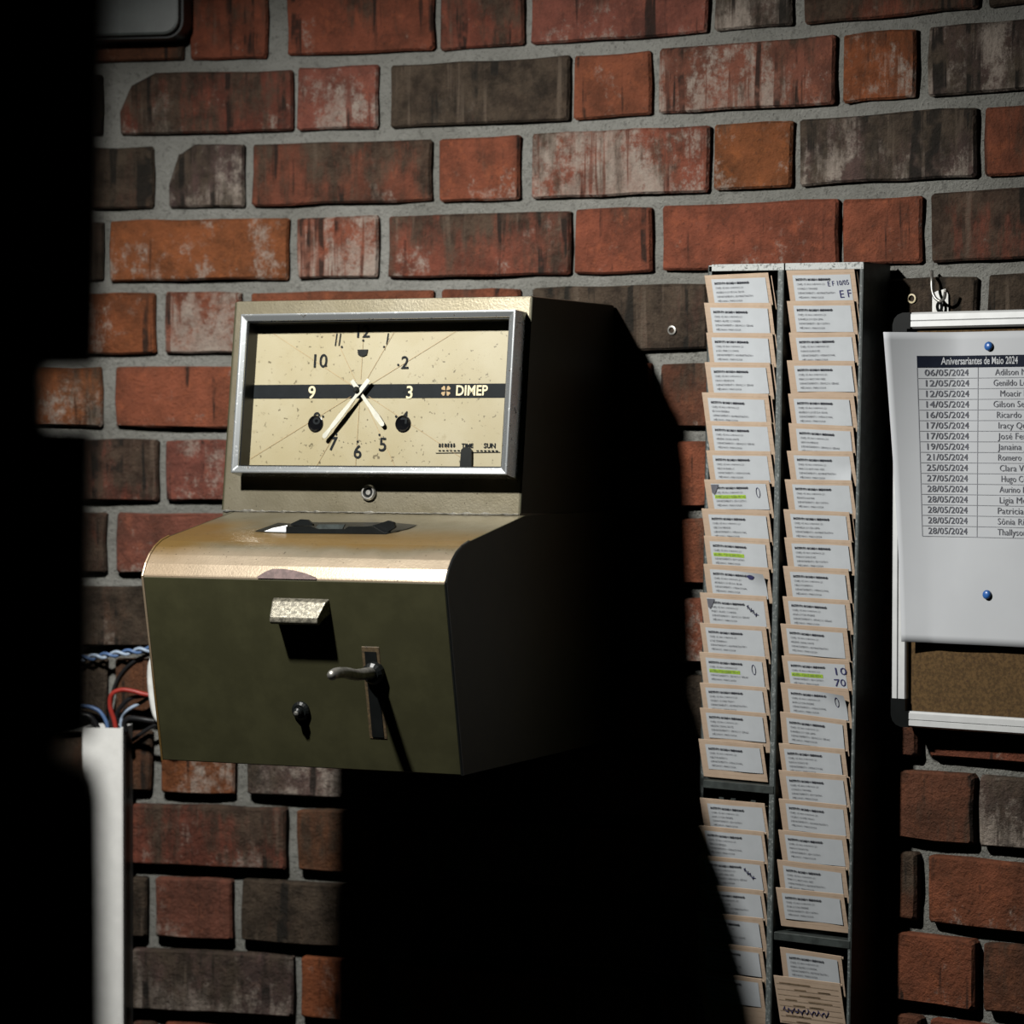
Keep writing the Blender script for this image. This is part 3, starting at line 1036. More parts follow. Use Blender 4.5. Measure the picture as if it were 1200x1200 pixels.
def rack(xl, xr, shelf_z, label, plates, lip, right_depth, lip_w):
    m = fr_.m @ Matrix.Translation((xl, 0, -0.47))
    t = empty('card_rack', m, label, 'rack', 'metal card racks')
    W, H, z0 = xr - xl, 0.405 + 0.47, -0.47
    MB().box(0.001, W - .001, -.008, -.0055, 0, H - .001).build('back_panel', M['rackmetal'], t)
    # side flanges stand back of the cards, only an outer one comes right forward
    for a, b, d in ((0, .0016, FD), (W - .0016, W, right_depth)):
        MB().box(a, b, -d, -.0045, 0, H).build('side_flange', M['rackmetal'], t, .0004)
    wl = lip_w
    for a, b, d in ((0.0016, .0046, FD), (W - .0016 - wl, W - .0016, right_depth)):
        MB().box(a, b, -d, -d + .0012, 0, H - .0066).build('flange_lip', M['chipped'], t)
    la, lb = lip[0] - xl, lip[1] - xl
    MB().box(la, lb, -RD - .0004, -RD + .0012, H - .0072, H).build('top_lip', M['speck'], t, .0003)
    MB().box(la, lb, -RD + .0012, -FD - .0006, H - .0012, H).box(.0016, min(lb, W - .0016), -FD - .0006, -.008, H - .0012, H).build('top_plate', M['speck'], t)
    z = shelf_z - z0
    MB().box(la, min(lb, W - .0016 if right_depth != FD else lb), -RD - .0008, -FD - .0006, z - .0085, z).box(.0016, W - .0016, -FD - .0006, -.008, z - .0085, z).build('shelf', M['rackmetal'], t, .0006)
    # little pocket tongues under the shelf
    for q in (.28, .42, .66):
        MB().box(W * q, W * q + .006, -RD + .010, -RD + .0115, z - .020, z - .008).build('pocket_tongue', M['rackmetal'], t)
    # slanted pocket plates, one behind each card
    mb = MB()
    for px_, zc in plates:
        a, b = .0100, W - .0060
        k = math.tan(math.radians(17.0))
        y0, zt = -(RD + .0035) + .0062, zc - z0
        mb.add([(a, y0 + .016 * k, zt - .016), (b, y0 + .016 * k, zt - .016), (b, y0 + .040 * k, zt - .040), (a, y0 + .040 * k, zt - .040)], [(0, 3, 2, 1)])
    o = mb.build('pocket_plates', M['rackmetal'], t, recalc=False)
    o['kind'] = 'stuff'
    return t


LEFT = [(825.5, 900, 323), (825, 903.5, 355), (827.5, 905, 390), (825.7, 902, 424.5), (822.5, 900, 460), (827, 905, 493.5), (827.5, 905, 528), (825, 901, 562), (822, 901, 596), (824.7, 903.5, 628), (824.3, 902, 661), (820, 898, 694.5),
        (820, 897.5, 730), (819.5, 897, 764), (820, 899, 800), (820, 899, 829.5), (818.5, 894, 866),
        (820, 896, 935), (817, 895, 967), (817.5, 896, 1002), (820, 896, 1036), (816.5, 897, 1068), (818, 895, 1102), (818.5, 895, 1137)]
RIGHT = [(921.5, 1001, 317), (922, 1000.5, 353), (924.5, 1002.6, 390), (922, 1001.7, 422.5), (923.5, 1000.5, 461.5), (924, 1003, 496), (922, 1001.5, 528.5), (919.5, 998, 562), (918, 995, 597), (919, 999, 630), (917.5, 994, 663.5),
         (917, 995.5, 699), (914.5, 992.5, 731), (916, 995, 768.5), (914.5, 995, 800), (914, 992, 834), (912.5, 990, 871), (912.5, 991.6, 902.5), (912.5, 992.5, 936), (912, 992, 972.5), (910.5, 991, 1007.5), (909, 988.7, 1040),
         (914, 986, 1110), (906.5, 984.5, 1143)]
ctop = lambda row: [(a, fr_.loc(a, y, (0, -RD - .0035, 0))[2]) for a, b, y in row]
XL = fr_.loc(834, 600, (0, -RD, 0))[0]
xq = lambda px, py: fr_.loc(px, py, (0, -RD, 0))[0]
xA, xB = xq(815, 600), xq(914, 600)
xC, xD = xq(915.2, 600), xq(1007, 600)
lipL, lipR = (xq(829.5, 600), xB), (xq(915.5, 600), xD)
zL = fr_.loc(860, 917, (0, -RD, 0))[2]
zR = fr_.loc(950, 1097, (0, -RD, 0))[2]
rack(xA, xB, zL, 'left grey metal card rack, beside the punch clock, partly in its shadow', ctop(LEFT), lipL, RD, .0055)
rack(xC, xD, zR, 'right grey metal card rack, nearer the cork notice board', ctop(RIGHT), lipR, RD, .0026)

CARD_T = 0.0008
LEAN = math.radians(17.0)
CH = 0.098                                           # part of a card's height that is modelled
cvec = np.array([0, math.sin(LEAN), -math.cos(LEAN)])  # down the card
nvec = np.array([0, -math.cos(LEAN), -math.sin(LEAN)])  # out of its face
TOPY = -(RD + 0.0035)

NAMES = ['ADEILDO JOSÉ DA SILVA', 'ANA LUCIA FREIRE', 'CARLOS BATISTA', 'CICERO GOMES FILHO', 'DANIELA SOUZA LIMA', 'EDSON PEREIRA', 'FABIO ALVES CORREIA', 'GERSON MENDES',
         'HELENA CAVALCANTE', 'IVAN RODRIGUES', 'JOÃO MARCOS PAIVA', 'LUIZ SEVERINO', 'MARCOS ANTONIO REIS', 'NELSON BARROS', 'OSVALDO TAVARES', 'PAULO HENRIQUE', 'RENATA AGUIAR']
DEPS = ['ADMINISTRATIVO', 'OPERACIONAL', 'MANUTENÇÃO', 'SERVIÇOS GERAIS', 'EDUCATIVO', 'JARDINAGEM']


def grid_sheet(w, h, nx_, nz_, fn):
    v, f = [], []
    for j in range(nz_ + 1):
        for i in range(nx_ + 1):
            v.append(fn(w * i / nx_, -h * j / nz_))
    for j in range(nz_):
        for i in range(nx_):
            a = j * (nx_ + 1) + i
            f.append((a, a + nx_ + 1, a + nx_ + 2, a + 1))
    return v, f


def time_card(i, lim, px0, px1, py, label, group, r, roll=0.0, green=False, pen=None, blank=False, curl=None, height=CH, front=0.0, corner_shade=False):
    x0, _, z0 = fr_.loc(px0, py, (0, TOPY - front, 0))
    x1, _, _ = fr_.loc(px1, py, (0, TOPY - front, 0))
    x0 = max(x0, lim[0] + .0052)
    x1 = min(x1, lim[1] - .0075)
    w = x1 - x0
    height = height - front
    m = fr_.m @ Matrix.Translation((x0, TOPY - front, z0)) @ Matrix.Rotation(roll, 4, 'Y')
    t = empty('time_card', m, label, 'time card', group)

    def cpnt(x, d, h):
        p = cvec * -d + nvec * h
        return (x, p[1], p[2])
    body = MB().add([cpnt(x, d, h) for h in (0, -CARD_T) for x, d in ((.0, .0), (w, 0), (w, -height), (0, -height))], [(0, 3, 2, 1), (4, 5, 6, 7), (0, 1, 5, 4), (1, 2, 6, 5), (2, 3, 7, 6), (3, 0, 4, 7)]).build('card', M['manila'], t)
    dx = r.uniform(.0004, .0026)
    dz = r.uniform(-.0015, -.0045)
    MB().add([cpnt(x + dx, d + dz, h - .0028) for h in (0, -CARD_T) for x, d in ((.002, .0), (w, 0), (w, -height), (.002, -height))],
             [(0, 3, 2, 1), (4, 5, 6, 7), (0, 1, 5, 4), (1, 2, 6, 5), (2, 3, 7, 6), (3, 0, 4, 7)]).build('back_leaf', M['manila'], t)
    if blank:
        mb = MB()
        mbr = MB()
        fn = lambda x, y: cpnt(x, y, .0004)
        for k in range(9):
            y = -.0085 - k * .0062
            mbr.add([fn(.002, y), fn(w - .003, y + .0002), fn(w - .003, y + .0006), fn(.002, y + .0004)], [(0, 1, 2, 3)])
            for q in range(3):
                a = .004 + r.uniform(0, .05)
                mbr.add([fn(a, y + .001), fn(a + .014, y + .001), fn(a + .014, y + .0022), fn(a, y + .0020)], [(0, 1, 2, 3)])
        mbr.build('ruled_lines', M['tanrule'], body, recalc=False)
        sc = []
        for k in range(46):
            sc.append(fn(.006 + k * .0012 + .001 * math.sin(k * 1.9), -height + .016 + .0032 * math.sin(k * 1.3) + .0012 * math.sin(k * .6)))
        mb.tube([tuple(p) for p in sc], .00045, 4)
        mb.build('handwriting', M['pen'], body)
        return t
    lw, lh = w - .0118, .0288 + r.uniform(-.001, .0012)
    lx, lz = .0072 + r.uniform(-.0012, .0012), -.0048 + r.uniform(-.0010, .0008)
    a = r.uniform(-.012, .012)
    ca, sa = math.cos(a), math.sin(a)

    def lab(x, y, h=.0006):
        hh = h + .0004 * math.sin(x * 90 + i)
        if curl == 'tr':
            q = max(0, x / lw - .62) + max(0, 1 + y / lh - .45) * .9
            if x / lw > .62 and 1 + y / lh > .45:
                hh += .011 * (q - .2) ** 2 if q > .2 else 0
        elif curl == 'br':
            if x / lw > .6 and -y / lh > .5:
                hh += .022 * (x / lw - .6) * (-y / lh - .5)
        elif curl == 'tl':
            if x / lw < .3 and 1 + y / lh > .3:
                hh += .020 * (.3 - x / lw) * (1 + y / lh - .3)
        return cpnt(lx + x * ca - y * sa, lz + x * sa + y * ca, hh)
    v, f = grid_sheet(lw, lh, 8, 4, lab)
    L = link('label', mesh('label', v, f), M['label'], t, smooth=True)
    mb = MB()
    fl_ = lambda x, y: lab(x, y, .0010)
    add_text(mb, fl_, 'INSTITUTO RICARDO BRENNAND', .0034, .0035, -.0058, 'LEFT', .035, 1, width=.0415 + r.uniform(-.001, .001))
    mb.build('heading', M['ink'], L, recalc=False)
    mb = MB()
    nm = NAMES[(i * 5 + r.randrange(3)) % len(NAMES)]
    if green:
        nm = NAMES[0]
    dp_ = DEPS[(i * 3 + r.randrange(2)) % len(DEPS)]
    for k, (tx, wd) in enumerate((('CNPJ: 05.460.108/0001-21', .033), (nm, .0345 if green else .0016 * len(nm)), ('DEPARTAMENTO: ' + dp_, .00155 * (14 + len(dp_))), ('MÊS/ANO: MAIO/2024', .029))):
        add_text(mb, fl_, tx, .0030, .0036 + .0003 * k, -.0106 - k * .0047, 'LEFT', -.004, 1, width=wd)
    mb.build('printed_text', M['greyink'], L, recalc=False)
    if green:
        mb = MB()
        wg = .0370
        for k in range(8):
            mb.add([lab(.0030 + wg * q, y, .0008) for q, y in ((k / 8, -.0163), ((k + 1) / 8, -.0163), ((k + 1) / 8, -.0124), (k / 8, -.0124))], [(0, 1, 2, 3)])
        mb.build('green_highlight', M['green'], L, recalc=False)
    if pen:
        mb = MB()
        if pen == 'oval':
            mb.tube([lab(lw * .84 + .0022 * math.cos(w_), -.0095 + .0055 * math.sin(w_), .0011) for w_ in [q * math.pi / 6 for q in range(13)]], .00028, 4)
        elif pen == 'scribble':
            mb.tube([lab(lw * .70 + .0005 * q + .0014 * math.sin(q * 1.7), -.006 - .00045 * q + .0022 * math.sin(q * 2.3), .0011) for q in range(24)], .00028, 4)
        elif pen == 'blot':
            mb.add([lab(lw * .74 + (.0045 + .001 * math.sin(3 * w_)) * math.cos(w_), -.0055 + .0028 * math.sin(w_), .0010) for w_ in [q * math.pi / 6 for q in range(12)]], [tuple(range(12))])
        else:
            lines = pen.split('|')
            for k, s_ in enumerate(lines):
                add_text(mb, lambda x, y: lab(x, y, .0011), s_, .0115 if len(s_) <= 3 else .0075, lw * (.78 if len(s_) <= 3 else .60), -.012 - k * .0125, 'LEFT', .0, 2, rot=.06, width=.013 if len(s_) <= 3 else .024)
        mb.build('pen_mark', M['pen'], L, recalc=False)
    if corner_shade:  # dark patch painted on the label as the shade of a bent corner
        mb = MB()
        mb.add([lab(.0004, -.0008, .0012), lab(.0100, -.0006, .0012), lab(.0062, -.0075, .0012), lab(.0030, -.0120, .0012), lab(.0006, -.0100, .0012)], [(0, 4, 3, 2, 1)])
        mb.build('painted_corner_shade', M['greyink'], L, recalc=False)
    return t


cr_ = random.Random(5)
GL, GR = 'time cards in the left rack', 'time cards in the right rack'
ORD = ['first', 'second', 'third', 'fourth', 'fifth', 'sixth', 'seventh', 'eighth', 'ninth', 'tenth', 'eleventh', 'twelfth', 'thirteenth', 'fourteenth', 'fifteenth', 'sixteenth', 'seventeenth',
       'eighteenth', 'nineteenth', 'twentieth', 'twenty-first', 'twenty-second']
opt_l = {7: dict(green=True, pen='oval', corner_shade=True), 9: dict(green=True), 10: dict(pen='blot', curl='tr'), 11: dict(pen='scribble', corner_shade=True), 13: dict(green=True, pen='oval'), 19: dict(pen='scribble')}
opt_r = {0: dict(pen='E F 10/05|E F'), 5: dict(roll=.03), 6: dict(curl='br'), 13: dict(green=True, pen='10|70'), 14: dict(pen='oval', curl='tr', roll=.02), 15: dict(roll=.05), 23: dict(blank=True)}
note_l = {7: 'with green highlighted name, pen oval and painted shade in a corner', 9: 'with a green highlighted name and no pen marks', 10: 'with a blue ink blot and a lifted label corner', 11: 'with a scribble and a corner darkened by painted shade',
          13: 'with a bright green name and tall pen oval, no painted shade', 16: 'lowest above the shelf with a broad strip of bare manila under its label', 0: 'topmost, leaning left', 19: 'with faint blue pen writing at right, half in shadow'}
note_r = {0: 'topmost, with blue handwriting at the right of its label', 6: 'with the lower right corner of its label curling off', 13: 'with green highlighted name and handwritten 10 and 70', 14: 'with a loose upper right label corner and a pen loop',
          15: 'tipped down to the right in its slot', 5: 'tilted, with its top corners showing dark gaps', 21: 'lowest above the shelf with bare ruled manila under its label', 22: 'with a white label, just under the shelf', 23: 'without a label, ruled rows and handwriting along its bottom'}
for i, (a, b, y) in enumerate(LEFT):
    o = opt_l.get(i, {})
    where = (ORD[i] + ' from the top of the left rack') if i < 17 else (ORD[i - 17] + ' below the shelf of the left rack')
    lb = 'manila time card with white label, ' + where + ((', ' + note_l[i]) if i in note_l else '')
    lb = ' '.join(lb.split()[:40])
    if i in note_l:
        lb = 'manila time card ' + note_l[i] + ', left rack' if i not in (0, 16, 19) else {0: 'topmost manila time card of the left rack, leaning left with a white sheet behind', 16: 'manila card lowest above the left rack shelf, bare strip under its label', 19: 'time card under the left shelf with faint blue pen writing, half in shadow'}[i]
    hgt = .0425 if i == 16 else (.060 if i == 23 else .0545)
    time_card(i, (-9, xB - .0030), a, b, y, lb, GL, cr_, roll=o.pop('roll', cr_.uniform(-.012, .012) + (-.03 if i == 0 else 0)), height=hgt, **o)
for i, (a, b, y) in enumerate(RIGHT):
    o = opt_r.get(i, {})
    if i in note_r:
        lb = 'manila time card ' + note_r[i] + ', right rack'
    else:
        lb = 'manila time card with white label, ' + ORD[i] + ' from the top of the right rack'
    hgt = .0435 if i == 21 else .058
    time_card(i + 30, (-9, xD + .0004), a, b, y, lb, GR, cr_, roll=o.pop('roll', cr_.uniform(-.012, .012) + (.025 if i == 22 else 0)), height=hgt, front=.004 if i == 23 else 0, **o)

# ------------------------------------------------------------------ notice board, birthday list, pins, hook
fb = Frame(1100, 600)
board = empty('notice_board', fb.m @ Matrix.Translation((0, 0, 0)), 'cork notice board in a white aluminium frame hanging on the brick wall', 'notice board')
BF = 0.034                                           # front of the frame proud of the wall
bx0 = fb.loc(1045, 600, (0, -BF, 0))[0]
bz1 = fb.loc(1110, 365, (0, -BF, 0))[2]
bz0 = fb.loc(1110, 855.5, (0, -BF, 0))[2]
bx1 = bx0 + 0.36
fwv, fwh = 0.0170, 0.0165
MB().box(bx0 + .008, bx1 - .008, -BF + .008, -BF + .016, bz0 + .008, bz1 - .008).build('cork_panel', M['cork'], board)


def rail(name, pts, ax):
    """ribbed extrusion: across profile (t from outer 0 to inner 1, depth)"""
    return


def hrail(za, zb, up):
    w = zb - za
    pr = [(-BF + .014, za), (-BF + .003, za), (-BF, za + .002), (-BF, za + w * .44), (-BF + .0012, za + w * .48), (-BF, za + w * .52), (-BF, zb - .002), (-BF + .002, zb), (-BF + .014, zb)]
    return MB().prism(pr, bx0 + .0205, bx1 - .0205).build('frame_rail', M['alu'], board)


def vrail(xa, xb):
    w = xb - xa
    pr = [(xa, -BF + .014), (xa, -BF + .002), (xa + .002, -BF), (xa + w * .40, -BF), (xa + w * .45, -BF + .0022), (xa + w * .50, -BF), (xb - .001, -BF), (xb, -BF + .002), (xb, -BF + .014)]
    n = len(pr)
    z0_, z1_ = bz0 + .0285, bz1 - .0205
    v = [(x, y, z0_) for x, y in pr] + [(x, y, z1_) for x, y in pr]
    return MB().add(v, [tuple(range(n)), tuple(range(2 * n - 1, n - 1, -1))] + [(i, i + n, (i + 1) % n + n, (i + 1) % n) for i in range(n)]).build('frame_rail', M['alu'], board)


hrail(bz1 - fwh, bz1, True)
hrail(bz0, bz0 + fwh, False)
vrail(bx0, bx0 + fwv)
vrail(bx1 - fwv, bx1)
for cx, cz, sx, sz in ((bx0, bz1, 1, -1), (bx0, bz0, 1, 1), (bx1, bz1, -1, -1), (bx1, bz0, -1, 1)):
    L = .029 if sz > 0 else .021
    q = [(0, L), (0, .012), (.002, .006), (.006, .002), (.012, 0), (.021, 0), (.021, .0165), (.017, .0165), (.017, L)]
    v = [(cx + sx * a, y, cz + sz * b) for y in (-BF - .0004, -BF + .015) for a, b in q]
    n = len(q)
    MB().add(v, [tuple(range(n)), tuple(range(2 * n - 1, n - 1, -1))] + [(i, i + n, (i + 1) % n + n, (i + 1) % n) for i in range(n)]).build('corner_cap', M['black'], board)
# hanging pegs between board and wall keep it off the bricks
for x in (bx0 + .05, bx0 + .16):
    for z in (bz0 + .03, bz1 - .03):
        zz = wall_hit(1100, 600)
        MB().box(x, x + .014, -BF + .016, .004, z, z + .014).build('spacer', M['black'], board)

# the list of birthdays: one sheet, its upper left corner lifting off the board
PY = -BF - .0022
px0_ = fb.loc(1060, 752, (0, PY, 0))[0]
pz0_ = fb.loc(1130, 755, (0, PY, 0))[2]
pz1_ = fb.loc(1130, 389, (0, PY, 0))[2]
PW, PH = 0.235, pz1_ - pz0_
lst = empty('birthday_list', fb.m @ Matrix.Translation((px0_, PY, pz1_)), 'white printed list of May birthdays pinned to the cork board, upper left corner lifting', 'notice')


def sheet(x, z, h=0.0):
    """x from the left edge, z downwards from 0 to -PH"""
    v = max(0.0, 1 + z / PH)
    bul = .045 * (v ** 1.1) * max(0.0, 1 - x / .062) ** 1.55
    bul += .0022 * math.exp(-((x - .05) / .03) ** 2) * (1 - v) ** 2 + .006 * max(0.0, .03 - x) / .03 * (1 - v) ** 3
    bul += .0012 * math.sin(x * 42 + z * 11) * (1 - math.exp(-((x - .1) / .03) ** 2)) * .6
    sl = -.48 * .0275 * 0
    return (x, -bul - h, z)


v, f = grid_sheet(PW, PH, 46, 40, sheet)
sh = link('sheet', mesh('sheet', v, f), M['paper'], lst, smooth=True)
sol = sh.modifiers.new('thickness', 'SOLIDIFY')
sol.thickness = .0002
sol.offset = 1.0


def pxp(px, py):
    a = fb.loc(px, py, (0, PY, 0))
    return a[0] - px0_, a[2] - pz1_


tx0 = pxp(1085, 628)[0]
txm = pxp(1146, 520)[0]
zh1 = pxp(1146, 416.5)[1]
zh0 = pxp(1146, 430.5)[1]
ztab0 = pxp(1146, 629.5)[1]
tx1 = PW - .022


def strip(mb, x0, x1, z0, z1, h, n=14):
    for k in range(n):
        a, b = x0 + (x1 - x0) * k / n, x0 + (x1 - x0) * (k + 1) / n
        mb.add([sheet(a, z0, h), sheet(b, z0, h), sheet(b, z1, h), sheet(a, z1, h)], [(0, 1, 2, 3)])


mb = MB()
strip(mb, tx0, tx1, zh0, zh1, .0005, 30)
mb.build('heading_bar', M['navy'], sh, recalc=False)
mb = MB()
xh = pxp(1107, 424)[0]
add_text(mb, lambda x, z: sheet(x, z, .0010), 'Aniversariantes de Maio 2024', .0105, xh, zh0 + .0032, 'LEFT', .014, 3, width=.0835)
mb.build('heading', M['paper'], sh, recalc=False)
PEOPLE = [('06/05/2024', 'Adilson Mariano'), ('12/05/2024', 'Genildo Lourenço'), ('12/05/2024', 'Moacir Lopes'), ('14/05/2024', 'Gilson Sebastião'), ('16/05/2024', 'Ricardo Albert'), ('17/05/2024', 'Iracy Queiroz'),
          ('17/05/2024', 'José Ferreira'), ('19/05/2024', 'Janaina Jacob'), ('21/05/2024', 'Romero Soares'), ('25/05/2024', 'Clara Veloso'), ('27/05/2024', 'Hugo Coelho'), ('28/05/2024', 'Aurino Matos'),
          ('28/05/2024', 'Ligia Moraes'), ('28/05/2024', 'Patricia Ferd'), ('28/05/2024', 'Sônia Ribeiro'), ('28/05/2024', 'Thallyson Gen')]
nr = len(PEOPLE)
xnm = pxp(1196, 500)[0]
rh = (zh0 - ztab0) / nr
mb, mr = MB(), MB()
for k, (d_, nme) in enumerate(PEOPLE):
    zb = zh0 - rh * (k + 1)
    add_text(mb, lambda x, z: sheet(x, z, .0008), d_, .0092, tx0 + (txm - tx0) * .46, zb + .0026, 'CENTER', .008, 2, width=.0425)
    add_text(mb, lambda x, z: sheet(x, z, .0008), nme, .0092, xnm, zb + .0026, 'CENTER', -.004, 2, width=.0038 * len(nme))
    strip(mr, tx0, tx1, zb - .00025, zb + .00025, .0006, 16)
for x in (tx0, txm, tx1):
    for k in range(16):
        a, b = zh0 + (ztab0 - zh0) * k / 16, zh0 + (ztab0 - zh0) * (k + 1) / 16
        mr.add([sheet(x - .0003, b, .0006), sheet(x + .0003, b, .0006), sheet(x + .0003, a, .0006), sheet(x - .0003, a, .0006)], [(0, 1, 2, 3)])
mb.build('printed_names', M['greyink'], sh, recalc=False)['kind'] = 'stuff'
mr.build('table_lines', M['rule'], sh, recalc=False)

for (px, py), lb in (((1159.5, 406), 'blue push pin at the top of the birthday list'), ((1157.5, 697), 'blue push pin in the lower half of the birthday list')):
    x, z = pxp(px, py)
    s = sheet(x, z, 0)
    t = empty('push_pin', fb.m @ Matrix.Translation((px0_ + x, PY + s[1], pz1_ + z)), lb, 'push pin', 'blue push pins')
    MB().lathe([(.0040, -.0006), (.0046, .0010), (.0046, .0024), (.0038, .0036), (.0022, .0042)], (0, 0, 0), (0, -1, .15), 18).build('head', M['bluepin'], t, smooth=True)
    MB().tube([(0, .0, 0), (0, .0075, -.001)], .0006, 6).build('needle', M['steel'], t)

# wire hook with a white tape tab above the board
hk = empty('wire_hook', Matrix.Translation(wp(1100, 345, 0.0)), 'bent wire hook with a white tab above the notice board', 'hook')
hw_ = lambda px, py, off: tuple(wp(px, py, off) - hk.location)
MB().tube(spline([hw_(1092, 318, .001), hw_(1092, 326, .012), hw_(1092.5, 340, .015), hw_(1096, 349, .016), hw_(1102, 353, .016), hw_(1106.5, 349, .018), hw_(1108, 340, .020)], 6), .0017, 8).build('wire', M['steel'], hk, smooth=True)
v = [hw_(*p) for p in ((1092.5, 344, .005), (1098, 341, .005), (1108, 338.5, .005), (1111, 345, .005), (1111.5, 369, .005), (1092.5, 370, .005))]
w_ = [hw_(*p) for p in ((1092.5, 344, .001), (1098, 341, .001), (1108, 338.5, .001), (1111, 345, .001), (1111.5, 369, .001), (1092.5, 370, .001))]
MB().add(v + w_, [(0, 5, 4, 3, 2, 1)] + [(i, (i + 1) % 6, (i + 1) % 6 + 6, i + 6) for i in range(6)]).build('tab', M['white'], hk)
ring_ = []
cx_, cy_ = 1101, 359.5
for q in range(13):
    a = q * math.pi / 6
    ring_.append(hw_(cx_ + 2.6 * math.cos(a), cy_ + 5.2 * math.sin(a), .010))
MB().tube(ring_, .0016, 6).build('eyelet', M['black'], hk)

# screw sockets left in bricks
for (px, py), lb in (((1070.5, 350), 'pale round wall plug with rust stain, left of the wire hook'), ((789, 387), 'small metal screw end in the dark brick beside the left card rack')):
    P, T, I, s = wall_hit(px, py)
    o = MB().lathe([(.0030, -.004), (.0048, .001), (.0050, .004), (.0034, .0042), (.0024, -.002)], (0, 0, 0), (-I[0], -I[1], 0), 14).build('wall_plug', M['creamink'] if px > 900 else M['steel'])
    o.location = wp(px, py, .001)
    tag(o, lb, 'wall plug')

# ------------------------------------------------------------------ cable duct, cables, junction box
ft = Frame(125, 900)
dx0, _, dz1 = ft.loc(97, 851.5, (0, -.045, 0))
dx1 = ft.loc(143.5, 900, (0, -.045, 0))[0]
zfl = -(CZ + ft.o[2])
duct = empty('cable_duct', ft.m @ Matrix.Translation((dx0, 0, zfl)), 'white plastic cable duct running up the wall at lower left', 'cable duct')
dw, dh = dx1 - dx0, dz1 - zfl
w0 = .0022
MB().box(0, w0, -.044, -.003, 0, dh).box(dw - w0, dw, -.044, -.003, 0, dh).box(w0, dw - w0, -.006, -.003, 0, dh).build('duct_channel', M['duct'], duct)
pr = [(-.0008, -.036), (-.0008, -.0455), (.001, -.047), (dw - .001, -.047), (dw + .0008, -.0455), (dw + .0008, -.036), (dw - .0002, -.036), (dw - .0012, -.044), (.0012, -.044), (.0002, -.036)]
n = len(pr)
MB().add([(x, y, z) for z in (0, dh - .001) for x, y in pr], [tuple(range(n)), tuple(range(2 * n - 1, n - 1, -1))] + [(i, i + n, (i + 1) % n + n, (i + 1) % n) for i in range(n)]).build('duct_cover', M['duct'], duct)


def cable(pts, r, mat, label, n=6, name='cable'):
    o = MB().tube(spline([wp(*p) for p in pts], n), r, 8).build(name, M[mat], smooth=True)
    return tag(o, label, 'cable')


# a twisted pair running level behind the clock
for ph, mt, lb in ((0, 'bluewire', 'blue strand of the twisted pair running level into the clock'), (math.pi, 'palewire', 'pale strand of the twisted pair running level into the clock')):
    pts = []
    for k in range(105):
        t_ = k / 60
        px, py = 20 + 190 * t_, 774 - 13 * t_ + 3 * math.sin(t_ * 5)
        b = wp(px, py + 2.6 * math.sin(t_ * 44 + ph), .0142 + .0024 * math.cos(t_ * 44 + ph))
        pts.append(b)
    tag(MB().tube(pts, .0020, 7).build('cable', M[mt], smooth=True), lb, 'cable')
# every cable keeps a depth of its own off the wall
lane = lambda pts, a, b: [(x, y, a + (b - a) * min(1.0, k / 3)) for k, (x, y) in enumerate(pts)]
cable(lane([(137, 862), (134, 845), (129, 828), (131, 814), (142, 808.5), (156, 810), (172, 814), (200, 816), (300, 802), (350, 796)], .029, .0345), .0028, 'redwire', 'red cable looping out of the white duct into the clock')
cable(lane([(143, 862), (142, 846), (143, 838), (151, 831), (164, 824), (178, 816), (205, 808), (300, 795), (350, 790)], .016, .0190), .0024, 'palewire', 'pale blue cable rising from the white duct into the clock')
cable(lane([(127, 862), (125, 848), (120, 838), (112, 831), (95, 827), (60, 826)], .014, .0140), .0024, 'bluewire', 'blue cable bending left out of the white duct')
cable(lane([(140, 862), (136, 846), (138, 834), (150, 820), (165, 816), (210, 812), (300, 806), (350, 803)], .0225, .0265), .0026, 'blackwire', 'upper black cable arching from the duct towards the clock')
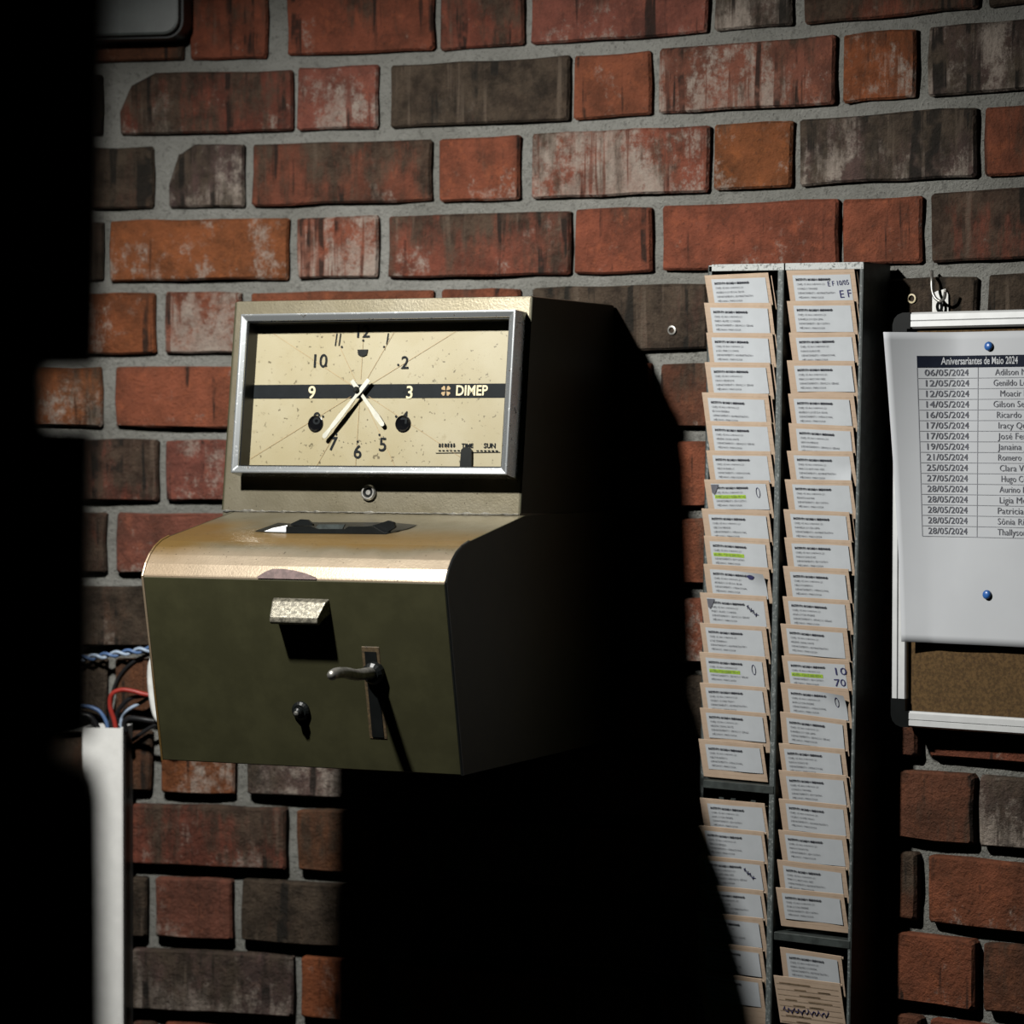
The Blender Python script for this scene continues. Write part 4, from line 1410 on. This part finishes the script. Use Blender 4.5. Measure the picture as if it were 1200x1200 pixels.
cable(lane([(147, 858), (146, 847), (152, 842), (166, 843), (180, 845), (205, 846), (300, 834), (350, 826)], .037, .0425), .0034, 'blackwire', 'thick black cable running level just above the duct')
cable(lane([(132, 860), (129, 840), (131, 818), (138, 796), (152, 779), (172, 768), (205, 762), (350, 756)], .008, .0042), .0022, 'blackwire', 'thin black cable climbing in a curve under the twisted pair')
cable(lane([(117, 862), (110, 846), (98, 838), (60, 840)], .026, .0300), .0036, 'blackwire', 'thick black cable leaving the duct to the left')
cable(lane([(155, 868), (168, 858), (182, 850), (210, 842), (350, 838)], .0095, .0105), .0024, 'blackwire', 'short black cable slanting up beside the duct')
cable(lane([(182, 770), (177.5, 780), (177, 800), (179.5, 822), (183.5, 838), (189, 844), (199, 838), (215, 818), (350, 812)], .0525, .0525), .0045, 'white', 'white cable bowing out behind the left side of the clock')

fj = Frame(160, 10)
jx1, _, jz0 = fj.loc(212, 43, (0, -.05, 0))
jb = empty('junction_box', fj.m @ Matrix.Translation((jx1, 0, jz0)), 'grey enamelled box with rounded corners on the wall at upper left', 'junction box')


def rrect(x0, x1, z0, z1, r, n=5):
    out = []
    for cx, cz, a0 in ((x1 - r, z0 + r, -90), (x1 - r, z1 - r, 0), (x0 + r, z1 - r, 90), (x0 + r, z0 + r, 180)):
        for k in range(n + 1):
            a = math.radians(a0 + 90 * k / n)
            out.append((cx + r * math.cos(a), cz + r * math.sin(a)))
    return out


q = rrect(-.20, 0, 0, .16, .020)
n = len(q)
MB().add([(x, y, z) for y in (-.040, -.001) for x, z in q], [tuple(range(n)), tuple(range(2 * n - 1, n - 1, -1))] + [(i, i + n, (i + 1) % n + n, (i + 1) % n) for i in range(n)]).build('box_body', M['black'], jb)
q = rrect(-.198, -.003, .003, .158, .018)
MB().add([(x, y, z) for y in (-.050, -.0395) for x, z in q], [tuple(range(n)), tuple(range(2 * n - 1, n - 1, -1))] + [(i, i + n, (i + 1) % n + n, (i + 1) % n) for i in range(n)]).build('box_lid', M['greybox'], jb, .003, 2)
